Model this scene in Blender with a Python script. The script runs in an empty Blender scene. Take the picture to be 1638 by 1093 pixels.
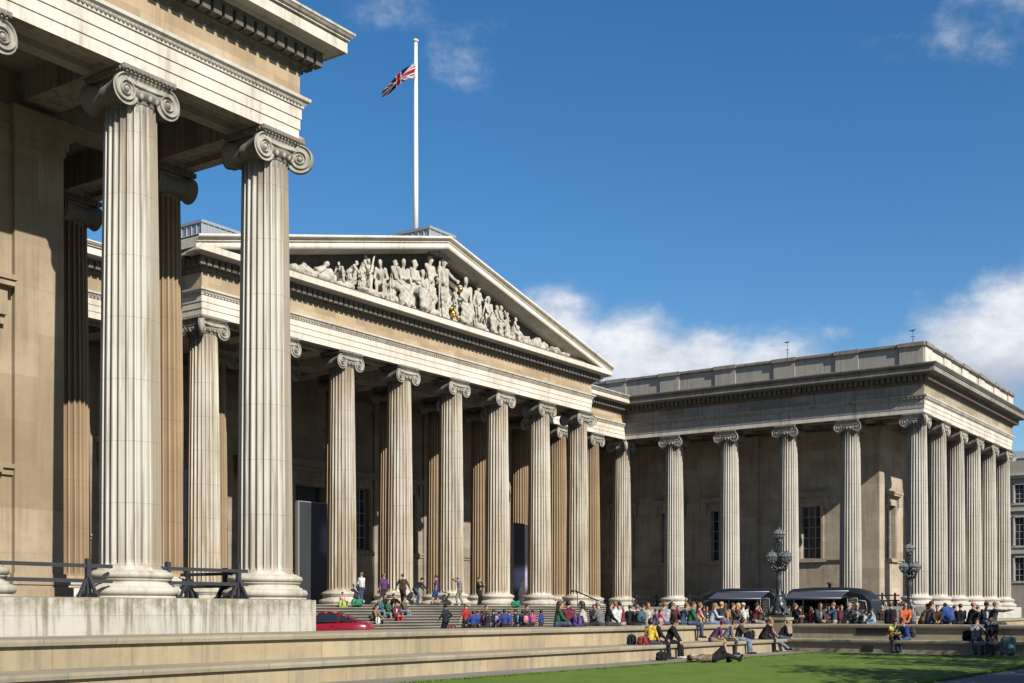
import bpy, math, random
import numpy as np
from math import radians as R, sin, cos, pi, sqrt, atan2, exp, hypot
rng = random.Random(7)
sc = bpy.context.scene
col = sc.collection

# ------------------------------------------------------------------ camera, sky, sun, exposure
YAW = R(35.03)
cam = bpy.data.cameras.new('camera'); camo = bpy.data.objects.new('camera', cam); col.objects.link(camo)
camo.location = (0, 0, -0.39); camo.rotation_euler = (R(90), 0, YAW - R(90))
cam.sensor_width = 36; cam.lens = 36*1972.6/1638
cam.shift_y = (977.7-546.5)/1638
cam.clip_start = 0.1; cam.clip_end = 3000
sc.camera = camo
SUN_AZ, SUN_EL = 17.0, 34.6          # degrees west of south, elevation
sd = (-sin(R(SUN_AZ))*cos(R(SUN_EL)), -cos(R(SUN_AZ))*cos(R(SUN_EL)), sin(R(SUN_EL)))
sl = bpy.data.lights.new('sun', 'SUN'); so = bpy.data.objects.new('sun', sl); col.objects.link(so)
sl.energy = 5.0; sl.angle = R(0.5); sl.color = (1.0, 0.945, 0.855)
so.rotation_euler = (R(90-SUN_EL), 0, -R(SUN_AZ)); so.location = (20, -30, 40)
vs = sc.view_settings
vs.view_transform = 'Standard'; vs.look = 'None'; vs.gamma = 1.0; vs.exposure = 0.82; vs.use_curve_mapping = False
sc.cycles.diffuse_bounces = 2; sc.cycles.max_bounces = 6; sc.cycles.transmission_bounces = 6
w = bpy.data.worlds.new('World'); sc.world = w; w.use_nodes = True
wt = w.node_tree; wt.nodes.clear()


class NB:
    """small node-graph helper"""
    def __init__(s, tree): s.t = tree
    def n(s, typ, ins=None, **kw):
        nd = s.t.nodes.new(typ)
        for k, v in kw.items(): setattr(nd, k, v)
        for k, v in (ins or {}).items(): s.put(nd.inputs[k], v)
        return nd
    def put(s, sock, v):
        if isinstance(v, bpy.types.NodeSocket): s.t.links.new(v, sock)
        elif isinstance(v, bpy.types.Node): s.t.links.new(v.outputs[0], sock)
        else:
            try: sock.default_value = v
            except Exception: sock.default_value = (*v, 1) if len(v) == 3 else v
    def m(s, op, a, b=None, c=None, clamp=False):
        nd = s.t.nodes.new('ShaderNodeMath'); nd.operation = op; nd.use_clamp = clamp
        s.put(nd.inputs[0], a)
        if b is not None: s.put(nd.inputs[1], b)
        if c is not None: s.put(nd.inputs[2], c)
        return nd.outputs[0]
    def vm(s, op, a, b=None):
        nd = s.t.nodes.new('ShaderNodeVectorMath'); nd.operation = op
        s.put(nd.inputs[0], a)
        if b is not None: s.put(nd.inputs[1], b)
        return nd.outputs[0]
    def ramp(s, f, a, b):
        nd = s.t.nodes.new('ShaderNodeMapRange'); nd.interpolation_type = 'SMOOTHSTEP'
        s.put(nd.inputs[0], f); s.put(nd.inputs[1], a); s.put(nd.inputs[2], b)
        return nd.outputs[0]
    def mix(s, f, a, b, mode='MIX'):
        nd = s.t.nodes.new('ShaderNodeMix'); nd.data_type = 'RGBA'; nd.blend_type = mode
        s.put(nd.inputs[0], f); s.put(nd.inputs[6], a); s.put(nd.inputs[7], b)
        return nd.outputs[2]
    def noise(s, vec, scale, detail=4, rough=.55):
        nd = s.n('ShaderNodeTexNoise', {'Scale': scale, 'Detail': detail, 'Roughness': rough})
        if vec is not None: s.put(nd.inputs['Vector'], vec)
        return nd.outputs[0]
    def xyz(s, v):
        nd = s.n('ShaderNodeSeparateXYZ', {0: v}); return nd.outputs
    def comb(s, x, y, z):
        return s.n('ShaderNodeCombineXYZ', {0: x, 1: y, 2: z}).outputs[0]


def build_sky():
    b = NB(wt)
    sky = b.n('ShaderNodeTexSky', sky_type='NISHITA', sun_disc=False, sun_elevation=R(SUN_EL),
              sun_rotation=R(180+SUN_AZ), altitude=50, air_density=1.0, dust_density=0.35, ozone_density=3.0)
    d = b.n('ShaderNodeTexCoord').outputs['Generated']
    x, y, z = b.xyz(b.vm('NORMALIZE', d))
    az = b.m('ARCTAN2', y, x); el = b.m('ARCSINE', z)          # radians, azimuth from +X
    warp = b.noise(b.comb(b.m('MULTIPLY', az, 6.0), b.m('MULTIPLY', el, 9.0), 0.0), 1.6, 6, .6)
    fine = b.noise(b.comb(b.m('MULTIPLY', az, 14.0), b.m('MULTIPLY', el, 22.0), 3.0), 1.5, 8, .62)
    tot = None
    # cloud banks: azimuth, elevation (deg), half sizes (deg), density
    for a0, e0, sa_, se_, dn in [(32.9, 12.7, 2.6, 2.5, 1.15), (29.8, 11.5, 3.4, 2.5, 1.15), (26.6, 10.7, 3.6, 2.3, 1.15), (23.0, 10.3, 3.6, 2.2, 1.05), (28.0, 8.8, 6.0, 2.4, 1.0),
                                 (14.3, 11.0, 3.6, 3.0, 1.2), (12.8, 12.4, 2.8, 2.6, 1.15), (16.5, 9.8, 3.0, 2.6, 1.1),
                                 (9.5, 4.5, 5.0, 3.2, 1.0), (24.0, 5.5, 14.0, 2.5, .8),
                                 (37.4, 23.8, 3.0, 3.1, .50), (40.4, 25.8, 3.0, 1.6, .40), (15.2, 23.3, 5.0, 1.9, .48), (12.0, 24.6, 4.4, 2.2, .50), (20.5, 12.2, 2.2, .7, .4),
                                 (60, 12, 10, 3, .9), (100, 15, 20, 5, .9), (-30, 12, 20, 5, 1), (-90, 20, 25, 8, .8), (180, 14, 30, 7, 1)]:
        da = b.m('DIVIDE', b.m('SUBTRACT', az, R(a0)), R(sa_)); de = b.m('DIVIDE', b.m('SUBTRACT', el, R(e0)), R(se_))
        g = b.m('MULTIPLY', b.m('EXPONENT', b.m('MULTIPLY', b.m('ADD', b.m('MULTIPLY', da, da), b.m('MULTIPLY', de, de)), -1.0)), dn)
        tot = g if tot is None else b.m('MAXIMUM', tot, g)
    den = b.m('ADD', tot, b.m('MULTIPLY', b.m('SUBTRACT', warp, .5), .9))
    den = b.m('ADD', den, b.m('MULTIPLY', b.m('SUBTRACT', fine, .5), .75))
    mask = b.m('MULTIPLY', b.ramp(den, .30, .95), b.ramp(tot, .05, .3))
    hs = b.n('ShaderNodeHueSaturation', {'Hue': .5, 'Saturation': 1.3, 'Value': 1.15, 'Color': sky})
    shade = b.ramp(b.m('ADD', b.m('MULTIPLY', fine, .7), b.m('MULTIPLY', den, .35)), .45, .95)
    cl = b.mix(shade, (5.6, 6.1, 6.9, 1), (9.8, 9.9, 10.2, 1))
    # undersides of the low banks are grey
    cl = b.mix(b.m('MULTIPLY', b.ramp(b.m('ADD', el, b.m('MULTIPLY', b.m('SUBTRACT', warp, .5), .05)), R(12.6), R(8.8)), .8), cl, (3.5, 4.0, 4.9, 1))
    c = b.mix(b.m('MULTIPLY', mask, .95), hs.outputs[0], cl)
    bg = b.n('ShaderNodeBackground', {'Color': c, 'Strength': 0.06})
    out = b.n('ShaderNodeOutputWorld', {'Surface': bg.outputs[0]})


build_sky()

# ------------------------------------------------------------------ materials
M = {}
AL = .68


def dim(*cs): return [tuple(v*AL for v in c) for c in cs]


def mat(name, rough=.8, spec=.3, metal=0.0):
    m = bpy.data.materials.new(name); m.use_nodes = True
    b = NB(m.node_tree); p = m.node_tree.nodes['Principled BSDF']
    p.inputs['Roughness'].default_value = rough; p.inputs['Metallic'].default_value = metal
    p.inputs['Specular IOR Level'].default_value = spec
    M[name] = m
    return b, p


def plain(name, c, rough=.8, spec=.3, metal=0.0, var=.12, vscale=6):
    b, p = mat(name, rough, spec, metal); c, = dim(c)
    pos = b.n('ShaderNodeNewGeometry').outputs['Position']
    n = b.noise(pos, vscale, 4)
    lo = tuple(v*(1-var) for v in c); hi = tuple(min(1, v*(1+var)) for v in c)
    b.put(p.inputs['Base Color'], b.mix(n, (*lo, 1), (*hi, 1)))
    return M[name]


def bump(b, p, h, strength=.3, dist=.02):
    bn = b.n('ShaderNodeBump', {'Strength': strength, 'Distance': dist, 'Height': h})
    b.put(p.inputs['Normal'], bn.outputs[0])


def cloth(name, c):
    b, p = mat(name, .9, .15); c, = dim(c)
    pos = b.n('ShaderNodeNewGeometry').outputs['Position']
    n = b.noise(pos, 9, 6, .7); g = sum(c)/3; c = [v*.86+g*.14 for v in c]
    b.put(p.inputs['Base Color'], b.mix(b.ramp(n, .32, .68), (*[v*.5 for v in c], 1), (*[min(1, v*1.2+.006) for v in c], 1)))
    bump(b, p, n, .6, .03)
    return M[name]


def stone(name, c1, c2, stain, streak=.5, course=None, joint=.7, green=None, sootscale=.5, blk=.35, low=.42):
    """weathered limestone: block courses, blotches, vertical rain streaks"""
    b, p = mat(name, .88, .2); c1, c2, stain = dim(c1, c2, stain)
    pos = b.n('ShaderNodeNewGeometry').outputs['Position']
    x, y, z = b.xyz(pos)
    u = b.m('ADD', x, y)
    big = b.noise(pos, sootscale, 5, .6); mid = b.noise(pos, 3.2, 6, .65); fin = b.noise(pos, 26, 4, .6)
    base = b.mix(b.ramp(big, .3, .7), (*c1, 1), (*c2, 1))
    if course:
        bw, bh = course
        br = b.n('ShaderNodeTexBrick', {'Vector': b.comb(u, z, 0.0), 'Scale': 1.0, 'Mortar Size': .012, 'Mortar Smooth': .3, 'Bias': 0.0,
                                        'Brick Width': bw, 'Row Height': bh, 'Color1': (1+.0*blk, 1, 1, 1), 'Color2': (1-blk, 1-blk*1.1, 1-blk*1.25, 1), 'Mortar': (joint, joint*.95, joint*.9, 1)})
        br.offset = .5
        base = b.mix(1.0, base, br.outputs['Color'], 'MULTIPLY')
    sv = b.comb(b.m('MULTIPLY', x, 4.5), b.m('MULTIPLY', y, 4.5), b.m('MULTIPLY', z, .3))
    st = b.noise(sv, 1.0, 5, .6)
    sm = b.m('MULTIPLY', b.m('MULTIPLY', b.ramp(st, low, .72), b.ramp(big, .3, .62)), streak)
    base = b.mix(sm, base, (*stain, 1))
    base = b.mix(b.m('MULTIPLY', b.ramp(mid, .5, .8), streak*.45), base, (*[v*.85 for v in stain], 1))
    if green:
        ztop, zlen = green
        gm = b.m('MULTIPLY', b.ramp(b.m('ADD', z, b.m('MULTIPLY', b.m('SUBTRACT', st, .5), 1.5)), ztop-zlen, ztop), b.ramp(mid, .33, .6))
        gm2 = b.m('MULTIPLY', b.ramp(st, .5, .66), b.ramp(z, ztop-2.4, ztop-.1))
        base = b.mix(b.m('MULTIPLY', gm2, .85), base, (.13, .115, .082, 1))
        base = b.mix(b.m('MULTIPLY', gm, .92), base, b.mix(b.ramp(fin, .35, .65), (.09, .08, .058, 1), (.15, .123, .048, 1)))
    base = b.mix(b.m('MULTIPLY', b.ramp(fin, .3, .9), .22), base, (*[v*.8 for v in c1], 1))
    b.put(p.inputs['Base Color'], base)
    bump(b, p, b.m('ADD', mid, b.m('MULTIPLY', fin, .5)), .25, .02)
    return M[name]


def column_stone(name, c1, c2, stain, stain2, amt, cav=.4, side=(1, 0), sst=(.3, .23, .15), samt=.7, jnt=.5, low=4.0):
    b, p = mat(name, .85, .22); c1, c2, stain, stain2, sst = dim(c1, c2, stain, stain2, sst)
    pos = b.n('ShaderNodeNewGeometry').outputs['Position']
    tc = b.n('ShaderNodeTexCoord').outputs['Object']
    x, y, z = b.xyz(pos); zz = b.xyz(tc)[2]
    sv = b.comb(b.m('MULTIPLY', x, 5.0), b.m('MULTIPLY', y, 5.0), b.m('MULTIPLY', z, .22))
    st = b.noise(sv, 1.0, 6, .62); big = b.noise(pos, .55, 4, .6); fin = b.noise(pos, 18, 5, .65)
    base = b.mix(b.ramp(big, .3, .7), (*c1, 1), (*c2, 1))
    # each drum its own tone
    di = b.m('FLOOR', b.m('DIVIDE', zz, 1.62)); rnd = b.n('ShaderNodeTexWhiteNoise', {'Vector': b.comb(b.m('FLOOR', b.m('MULTIPLY', x, .4)), b.m('FLOOR', b.m('MULTIPLY', y, .4)), di)}).outputs[0]
    base = b.mix(b.m('MULTIPLY', rnd, .22), base, (*[v*.72 for v in c1], 1))
    ro = b.n('ShaderNodeObjectInfo').outputs['Random']          # each column weathered to its own degree
    base = b.mix(b.m('MULTIPLY', ro, .3), base, (*[v*.62 for v in c2], 1))
    base = b.mix(b.m('MULTIPLY', b.ramp(st, .46, .7), b.m('MULTIPLY', b.m('ADD', .7, b.m('MULTIPLY', ro, .6)), amt)), base, (*stain, 1))
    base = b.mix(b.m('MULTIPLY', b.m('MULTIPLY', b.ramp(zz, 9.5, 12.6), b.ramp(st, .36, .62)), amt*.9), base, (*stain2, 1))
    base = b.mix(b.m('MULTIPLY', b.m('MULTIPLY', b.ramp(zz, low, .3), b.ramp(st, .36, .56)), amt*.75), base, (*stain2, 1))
    base = b.mix(b.m('MULTIPLY', b.ramp(fin, .45, .8), .25), base, (*[v*.6 for v in c1], 1))
    # hollows of the flutes darkened in the colour, standing in for their shadows
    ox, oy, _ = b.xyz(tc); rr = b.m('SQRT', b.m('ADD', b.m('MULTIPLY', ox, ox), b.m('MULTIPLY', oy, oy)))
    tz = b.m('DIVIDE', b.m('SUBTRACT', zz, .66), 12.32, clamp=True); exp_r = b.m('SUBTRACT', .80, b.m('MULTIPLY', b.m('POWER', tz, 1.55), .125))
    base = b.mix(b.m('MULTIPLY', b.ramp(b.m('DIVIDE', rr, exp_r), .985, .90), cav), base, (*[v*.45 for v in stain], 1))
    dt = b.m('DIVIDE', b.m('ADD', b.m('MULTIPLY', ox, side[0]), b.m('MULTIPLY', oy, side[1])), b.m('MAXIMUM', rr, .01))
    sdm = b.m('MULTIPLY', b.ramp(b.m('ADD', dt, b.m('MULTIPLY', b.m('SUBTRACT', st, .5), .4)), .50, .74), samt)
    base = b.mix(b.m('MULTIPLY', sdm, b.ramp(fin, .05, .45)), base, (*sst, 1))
    # neck soot, with the capital's shadow painted in on the north-west side
    shel = b.ramp(b.m('DIVIDE', b.m('ADD', b.m('MULTIPLY', ox, -.62), b.m('MULTIPLY', oy, .78)), b.m('MAXIMUM', rr, .01)), -.55, .55)  # north-west side mask for the capital's painted shadow
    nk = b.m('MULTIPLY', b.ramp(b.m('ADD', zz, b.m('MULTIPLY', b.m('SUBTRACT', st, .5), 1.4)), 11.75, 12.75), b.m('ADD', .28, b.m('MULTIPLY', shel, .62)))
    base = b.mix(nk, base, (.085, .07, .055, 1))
    fr = b.m('FRACT', b.m('DIVIDE', zz, 1.62)); jl = b.m('LESS_THAN', b.m('ABSOLUTE', b.m('SUBTRACT', fr, .5)), .0055)
    base = b.mix(b.m('MULTIPLY', jl, jnt), base, (.09, .075, .06, 1))
    b.put(p.inputs['Base Color'], base)
    bump(b, p, b.m('ADD', fin, st), .2, .015)
    return M[name]


PALE1, PALE2 = (.60, .56, .485), (.52, .475, .39)
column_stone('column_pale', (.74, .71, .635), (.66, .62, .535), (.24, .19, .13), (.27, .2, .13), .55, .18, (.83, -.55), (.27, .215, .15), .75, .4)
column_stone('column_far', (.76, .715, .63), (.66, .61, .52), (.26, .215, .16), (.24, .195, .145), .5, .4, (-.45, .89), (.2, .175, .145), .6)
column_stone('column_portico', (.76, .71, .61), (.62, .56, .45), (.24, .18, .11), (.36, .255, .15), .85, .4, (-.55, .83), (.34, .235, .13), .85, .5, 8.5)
column_stone('column_ochre', (.46, .335, .215), (.38, .27, .165), (.26, .18, .1), (.2, .14, .08), .5, .55)
stone('capital_stone', (.43, .40, .34), (.33, .305, .255), (.12, .11, .095), .85)
stone('ent_west', (.69, .65, .565), (.58, .53, .44), (.2, .175, .14), .5)
stone('frieze_ochre', (.53, .42, .29), (.44, .335, .21), (.25, .2, .15), .6, (1.6, .9), .8, blk=.3)
stone('ent_main', (.71, .665, .58), (.60, .545, .44), (.24, .21, .16), .45)
stone('ent_east_shade', (.33, .31, .275), (.40, .37, .32), (.12, .115, .105), .6)  # east entablature stone with the west face's shade painted in
stone('ent_east_frieze_shade', (.32, .30, .265), (.41, .37, .31), (.13, .12, .105), .6, (2.3, .9), .8)  # east frieze stone with the west face's shade painted in
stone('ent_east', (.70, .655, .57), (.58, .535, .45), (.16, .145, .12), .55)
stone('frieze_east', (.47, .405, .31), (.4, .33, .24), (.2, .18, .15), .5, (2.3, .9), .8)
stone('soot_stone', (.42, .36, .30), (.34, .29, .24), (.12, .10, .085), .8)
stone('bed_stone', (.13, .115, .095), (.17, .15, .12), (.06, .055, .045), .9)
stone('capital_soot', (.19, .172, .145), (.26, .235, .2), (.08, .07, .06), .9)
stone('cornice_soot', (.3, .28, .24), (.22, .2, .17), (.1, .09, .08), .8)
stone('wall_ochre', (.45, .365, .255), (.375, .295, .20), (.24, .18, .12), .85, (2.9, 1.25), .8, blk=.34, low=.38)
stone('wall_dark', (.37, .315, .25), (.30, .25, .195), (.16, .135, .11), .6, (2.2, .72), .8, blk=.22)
stone('wall_east', (.53, .45, .35), (.44, .37, .285), (.2, .17, .14), .7, (2.2, .72), .8, blk=.25)
stone('base_stone', (.56, .52, .44), (.46, .42, .34), (.24, .21, .155), .9, low=.36)
stone('sima_stone', (.62, .585, .51), (.50, .465, .39), (.17, .16, .125), .8, low=.38)
stone('podium_stone', (.58, .55, .485), (.50, .465, .395), (.24, .21, .165), .8, (4.1, .5), .75, green=(.12, .85), blk=.1)
stone('podium_far', (.60, .57, .51), (.52, .485, .42), (.26, .24, .2), .7, (2.6, .6), .75, blk=.15)
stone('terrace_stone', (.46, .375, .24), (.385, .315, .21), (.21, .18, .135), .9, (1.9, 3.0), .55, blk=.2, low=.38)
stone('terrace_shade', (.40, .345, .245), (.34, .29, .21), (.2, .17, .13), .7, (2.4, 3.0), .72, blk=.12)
stone('terrace_cap', (.41, .355, .26), (.355, .31, .23), (.24, .21, .16), .8, (1.7, 9.0), .45, blk=.2, low=.38)
stone('step_stone', (.33, .30, .25), (.27, .245, .2), (.17, .155, .13), .6, (2.0, 9.0), .7)
stone('riser_stone', (.12, .11, .095), (.09, .083, .07), (.08, .07, .06), .6)
stone('statue_stone', (.52, .485, .415), (.45, .415, .35), (.2, .175, .14), .75)
stone('far_stone', (.42, .375, .31), (.37, .33, .27), (.22, .2, .17), .5, (1.2, .4), .9, blk=.12)
plain('lead', (.34, .37, .41), .5, .5, .3, .18, 3)
plain('iron', (.02, .022, .025), .45, .5, 0, .3)
plain('lamp_iron', (.035, .042, .045), .4, .5, 0, .3)
plain('rail_wood', (.035, .037, .042), .7, .3, 0, .3)
plain('gold', (.6, .37, .08), .3, .5, .9)
plain('white_paint', (.78, .78, .76), .5)
plain('frame_wood', (.5, .46, .39), .7)
plain('bar_white', (.42, .41, .38), .6)
def glass(name, c, rough=.06):
    b, p = mat(name, rough, .6)
    pos = b.n('ShaderNodeNewGeometry').outputs['Position']
    b.put(p.inputs['Base Color'], b.mix(b.ramp(b.noise(pos, .8, 2), .35, .65), (*[v*.6 for v in c], 1), (*[v*1.5 for v in c], 1)))
glass('window_glass', (.022, .024, .027))
glass('car_glass', (.008, .010, .013), .2)
b, p = mat('globe_glass', .08, .5)
p.inputs['Base Color'].default_value = (.42, .46, .48, 1); p.inputs['Transmission Weight'].default_value = .85; p.inputs['IOR'].default_value = 1.08
b, p = mat('car_paint', .25, .5); p.inputs['Base Color'].default_value = (.16, .005, .012, 1); p.inputs['Coat Weight'].default_value = .6
plain('rubber', (.02, .02, .02), .8)
b, p = mat('van_paint', .4, .5)
pos = b.n('ShaderNodeNewGeometry').outputs['Position']
b.put(p.inputs['Base Color'], b.mix(b.noise(pos, 3, 4), (.006, .006, .008, 1), (.010, .010, .014, 1)))
plain('awning_cloth', (.062, .066, .098), .85, .2, 0, .15, 4)
plain('van_interior', (.03, .027, .024), .8)


def grass_mat():
    b, p = mat('grass', .9, .15)
    pos = b.n('ShaderNodeNewGeometry').outputs['Position']
    a = b.noise(pos, .9, 5, .6); f = b.noise(pos, 26, 6, .7); g = b.noise(pos, 5, 5, .65)
    c = b.mix(b.ramp(a, .3, .7), (.066, .112, .016, 1), (.092, .142, .022, 1))
    c = b.mix(b.m('MULTIPLY', b.ramp(f, .4, .75), .4), c, (.05, .09, .010, 1))
    c = b.mix(b.m('MULTIPLY', b.ramp(g, .5, .75), .35), c, (.125, .16, .045, 1))
    c = b.mix(b.m('MULTIPLY', b.ramp(b.noise(pos, .5, 3), .58, .72), .3), c, (.15, .15, .05, 1))
    b.put(p.inputs['Base Color'], c); bump(b, p, b.m('ADD', f, g), .3, .03)


def paving(name, c, bw=.9, bh=.6, joint=.6):
    b, p = mat(name, .85, .25); c, = dim(c)
    pos = b.n('ShaderNodeNewGeometry').outputs['Position']
    br = b.n('ShaderNodeTexBrick', {'Vector': pos, 'Scale': 1.0, 'Mortar Size': .008, 'Brick Width': bw, 'Row Height': bh, 'Color1': (1, 1, 1, 1), 'Color2': (.82, .8, .78, 1), 'Mortar': (joint, joint, joint, 1)})
    n = b.noise(pos, 1.3, 5); f = b.noise(pos, 20, 4)
    c0 = b.mix(n, (*[v*.8 for v in c], 1), (*[v*1.2 for v in c], 1))
    c0 = b.mix(b.m('MULTIPLY', b.ramp(f, .5, .8), .4), c0, (*[v*.55 for v in c], 1))
    b.put(p.inputs['Base Color'], b.mix(1.0, c0, br.outputs['Color'], 'MULTIPLY'))
    bump(b, p, f, .2, .01)


grass_mat()
paving('path_paving', (.26, .235, .20)); paving('yard_paving', (.19, .18, .165)); paving('south_path', (.23, .23, .245), 1.2, .9, .7)
plain('earth', (.13, .12, .1), .95, .1, 0, .2, .3)


# ------------------------------------------------------------------ mesh helpers
class MB:
    def __init__(s): s.v = []; s.f = []; s.mi = []; s.sm = []
    def add(s, vs_, fs_, mi=0, smooth=False):
        o = len(s.v); s.v.extend([tuple(map(float, q)) for q in vs_])
        s.f.extend([tuple(i+o for i in q) for q in fs_]); s.mi.extend([mi]*len(fs_)); s.sm.extend([smooth]*len(fs_))
        return s
    def box(s, x0, y0, z0, x1, y1, z1, mi=0):
        x0, x1 = min(x0, x1), max(x0, x1); y0, y1 = min(y0, y1), max(y0, y1); z0, z1 = min(z0, z1), max(z0, z1)
        return s.add([(x0, y0, z0), (x1, y0, z0), (x1, y1, z0), (x0, y1, z0), (x0, y0, z1), (x1, y0, z1), (x1, y1, z1), (x0, y1, z1)],
                     [(0, 3, 2, 1), (4, 5, 6, 7), (0, 1, 5, 4), (1, 2, 6, 5), (2, 3, 7, 6), (3, 0, 4, 7)], mi)
    def bar(s, a, b_, r, n=6, r2=None, mi=0, smooth=True):
        a = np.array(a, float); b_ = np.array(b_, float); d = b_-a; L = np.linalg.norm(d)
        if L < 1e-6: return s
        d /= L; u = np.cross(d, (0, 0, 1.0));
        if np.linalg.norm(u) < 1e-3: u = np.array((1.0, 0, 0))
        u /= np.linalg.norm(u); w_ = np.cross(d, u); r2 = r if r2 is None else r2
        vs_ = [a+(u*cos(2*pi*i/n)+w_*sin(2*pi*i/n))*r for i in range(n)]+[b_+(u*cos(2*pi*i/n)+w_*sin(2*pi*i/n))*r2 for i in range(n)]
        fs_ = [(i, (i+1) % n, n+(i+1) % n, n+i) for i in range(n)]
        s.add(vs_, fs_, mi, smooth); o = len(s.v)-2*n
        s.f.append(tuple(o+n-1-i for i in range(n))); s.f.append(tuple(o+n+i for i in range(n))); s.mi += [mi]*2; s.sm += [False]*2
        return s
    def beam(s, a, b_, w_, h, up=(0, 0, 1), mi=0):
        a = np.array(a, float); b_ = np.array(b_, float); d = b_-a; d /= np.linalg.norm(d)
        up = np.array(up, float); u = np.cross(d, up); u /= np.linalg.norm(u); v = np.cross(u, d)
        vs_ = [q+u*i*w_/2+v*j*h/2 for q in (a, b_) for i, j in ((-1, -1), (1, -1), (1, 1), (-1, 1))]
        return s.add(vs_, [(0, 1, 2, 3), (7, 6, 5, 4), (0, 4, 5, 1), (1, 5, 6, 2), (2, 6, 7, 3), (3, 7, 4, 0)], mi)
    def lathe(s, prof, cx=0, cy=0, n=32, mi=0, smooth=True, cap=True, axis='z', cz=0):
        k = len(prof); vs_ = []
        for i in range(n):
            t = 2*pi*i/n
            for r_, z_ in prof: vs_.append((cx+r_*cos(t), cy+r_*sin(t), cz+z_))
        fs_ = [(i*k+j, ((i+1) % n)*k+j, ((i+1) % n)*k+j+1, i*k+j+1) for i in range(n) for j in range(k-1)]
        s.add(vs_, fs_, mi, smooth); o = len(s.v)-len(vs_)
        if cap:
            s.f.append(tuple(o+(n-1-i)*k for i in range(n))); s.f.append(tuple(o+i*k+k-1 for i in range(n))); s.mi += [mi]*2; s.sm += [False]*2
        return s
    def sphere(s, c, r, n=12, m=8, mi=0, sc_=(1, 1, 1)):
        vs_ = [(c[0], c[1], c[2]-r*sc_[2])]
        for j in range(1, m):
            ph = -pi/2+pi*j/m
            vs_ += [(c[0]+r*sc_[0]*cos(ph)*cos(2*pi*i/n), c[1]+r*sc_[1]*cos(ph)*sin(2*pi*i/n), c[2]+r*sc_[2]*sin(ph)) for i in range(n)]
        vs_.append((c[0], c[1], c[2]+r*sc_[2]))
        fs_ = [(0, 1+(i+1) % n, 1+i) for i in range(n)]
        for j in range(m-2):
            fs_ += [(1+j*n+i, 1+j*n+(i+1) % n, 1+(j+1)*n+(i+1) % n, 1+(j+1)*n+i) for i in range(n)]
        l = len(vs_)-1; o = 1+(m-2)*n
        fs_ += [(o+i, o+(i+1) % n, l) for i in range(n)]
        return s.add(vs_, fs_, mi, True)
    def prism(s, poly, axis, a, b_, mi=0, smooth=False):
        """extrude a 2-D outline along x ('x': poly=(y,z)), y ('y': poly=(x,z)) or z"""
        n = len(poly)
        mk = {'x': lambda q, t: (t, q[0], q[1]), 'y': lambda q, t: (q[0], t, q[1]), 'z': lambda q, t: (q[0], q[1], t)}[axis]
        vs_ = [mk(q, a) for q in poly]+[mk(q, b_) for q in poly]
        s.add(vs_, [(i, (i+1) % n, n+(i+1) % n, n+i) for i in range(n)], mi, smooth); o = len(s.v)-2*n
        s.f.append(tuple(o+n-1-i for i in range(n))); s.f.append(tuple(o+n+i for i in range(n))); s.mi += [mi]*2; s.sm += [False]*2
        return s
    def grid(s, rows, mi=0, smooth=True, closed=False):
        k = len(rows[0]); vs_ = [q for r_ in rows for q in r_]; fs_ = []
        for i in range(len(rows)-1):
            for j in range(k if closed else k-1): fs_.append((i*k+j, i*k+(j+1) % k, (i+1)*k+(j+1) % k, (i+1)*k+j))
        return s.add(vs_, fs_, mi, smooth)
    def xf(s, fn): s.v = [tuple(fn(q)) for q in s.v]; return s
    def join(s, o, fn=None):
        vs_ = [fn(q) for q in o.v] if fn else o.v; n = len(s.v); s.v.extend(vs_)
        s.f.extend([tuple(i+n for i in q) for q in o.f]); s.mi.extend(o.mi); s.sm.extend(o.sm); return s
    def mesh(s, name, mats):
        me = bpy.data.meshes.new(name); me.from_pydata(s.v, [], s.f); me.update()
        for m_ in (mats if isinstance(mats, (list, tuple)) else [mats]): me.materials.append(M[m_] if isinstance(m_, str) else m_)
        me.polygons.foreach_set('material_index', s.mi); me.polygons.foreach_set('use_smooth', s.sm); return me
    def obj(s, name, mats, parent=None, fix=False):
        me = s.mesh(name, mats)
        if fix:
            import bmesh
            bm = bmesh.new(); bm.from_mesh(me); bmesh.ops.recalc_face_normals(bm, faces=bm.faces); bm.to_mesh(me); bm.free()
        return link(name, me, parent)


def link(name, me, parent=None):
    o = bpy.data.objects.new(name, me); col.objects.link(o)
    if parent: o.parent = parent
    return o


def tag(o, label=None, cat=None, group=None, kind=None):
    if label: o['label'] = label
    if cat: o['category'] = cat
    if group: o['group'] = group
    if kind: o['kind'] = kind
    return o


def empty(name, loc=(0, 0, 0), rz=0):
    o = bpy.data.objects.new(name, None); col.objects.link(o); o.location = loc; o.rotation_euler = (0, 0, rz); o.empty_display_size = .2
    return o


def at_y(px, Y):
    """world X of a thing that stands on the line Y = const and is seen at photo column px"""
    u = (px-819)/1972.6; ca, sa = cos(YAW), sin(YAW)
    return Y*(ca+u*sa)/(sa-u*ca)


def at_x(px, X):
    u = (px-819)/1972.6; ca, sa = cos(YAW), sin(YAW)
    return X*(sa-u*ca)/(ca+u*sa)


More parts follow.
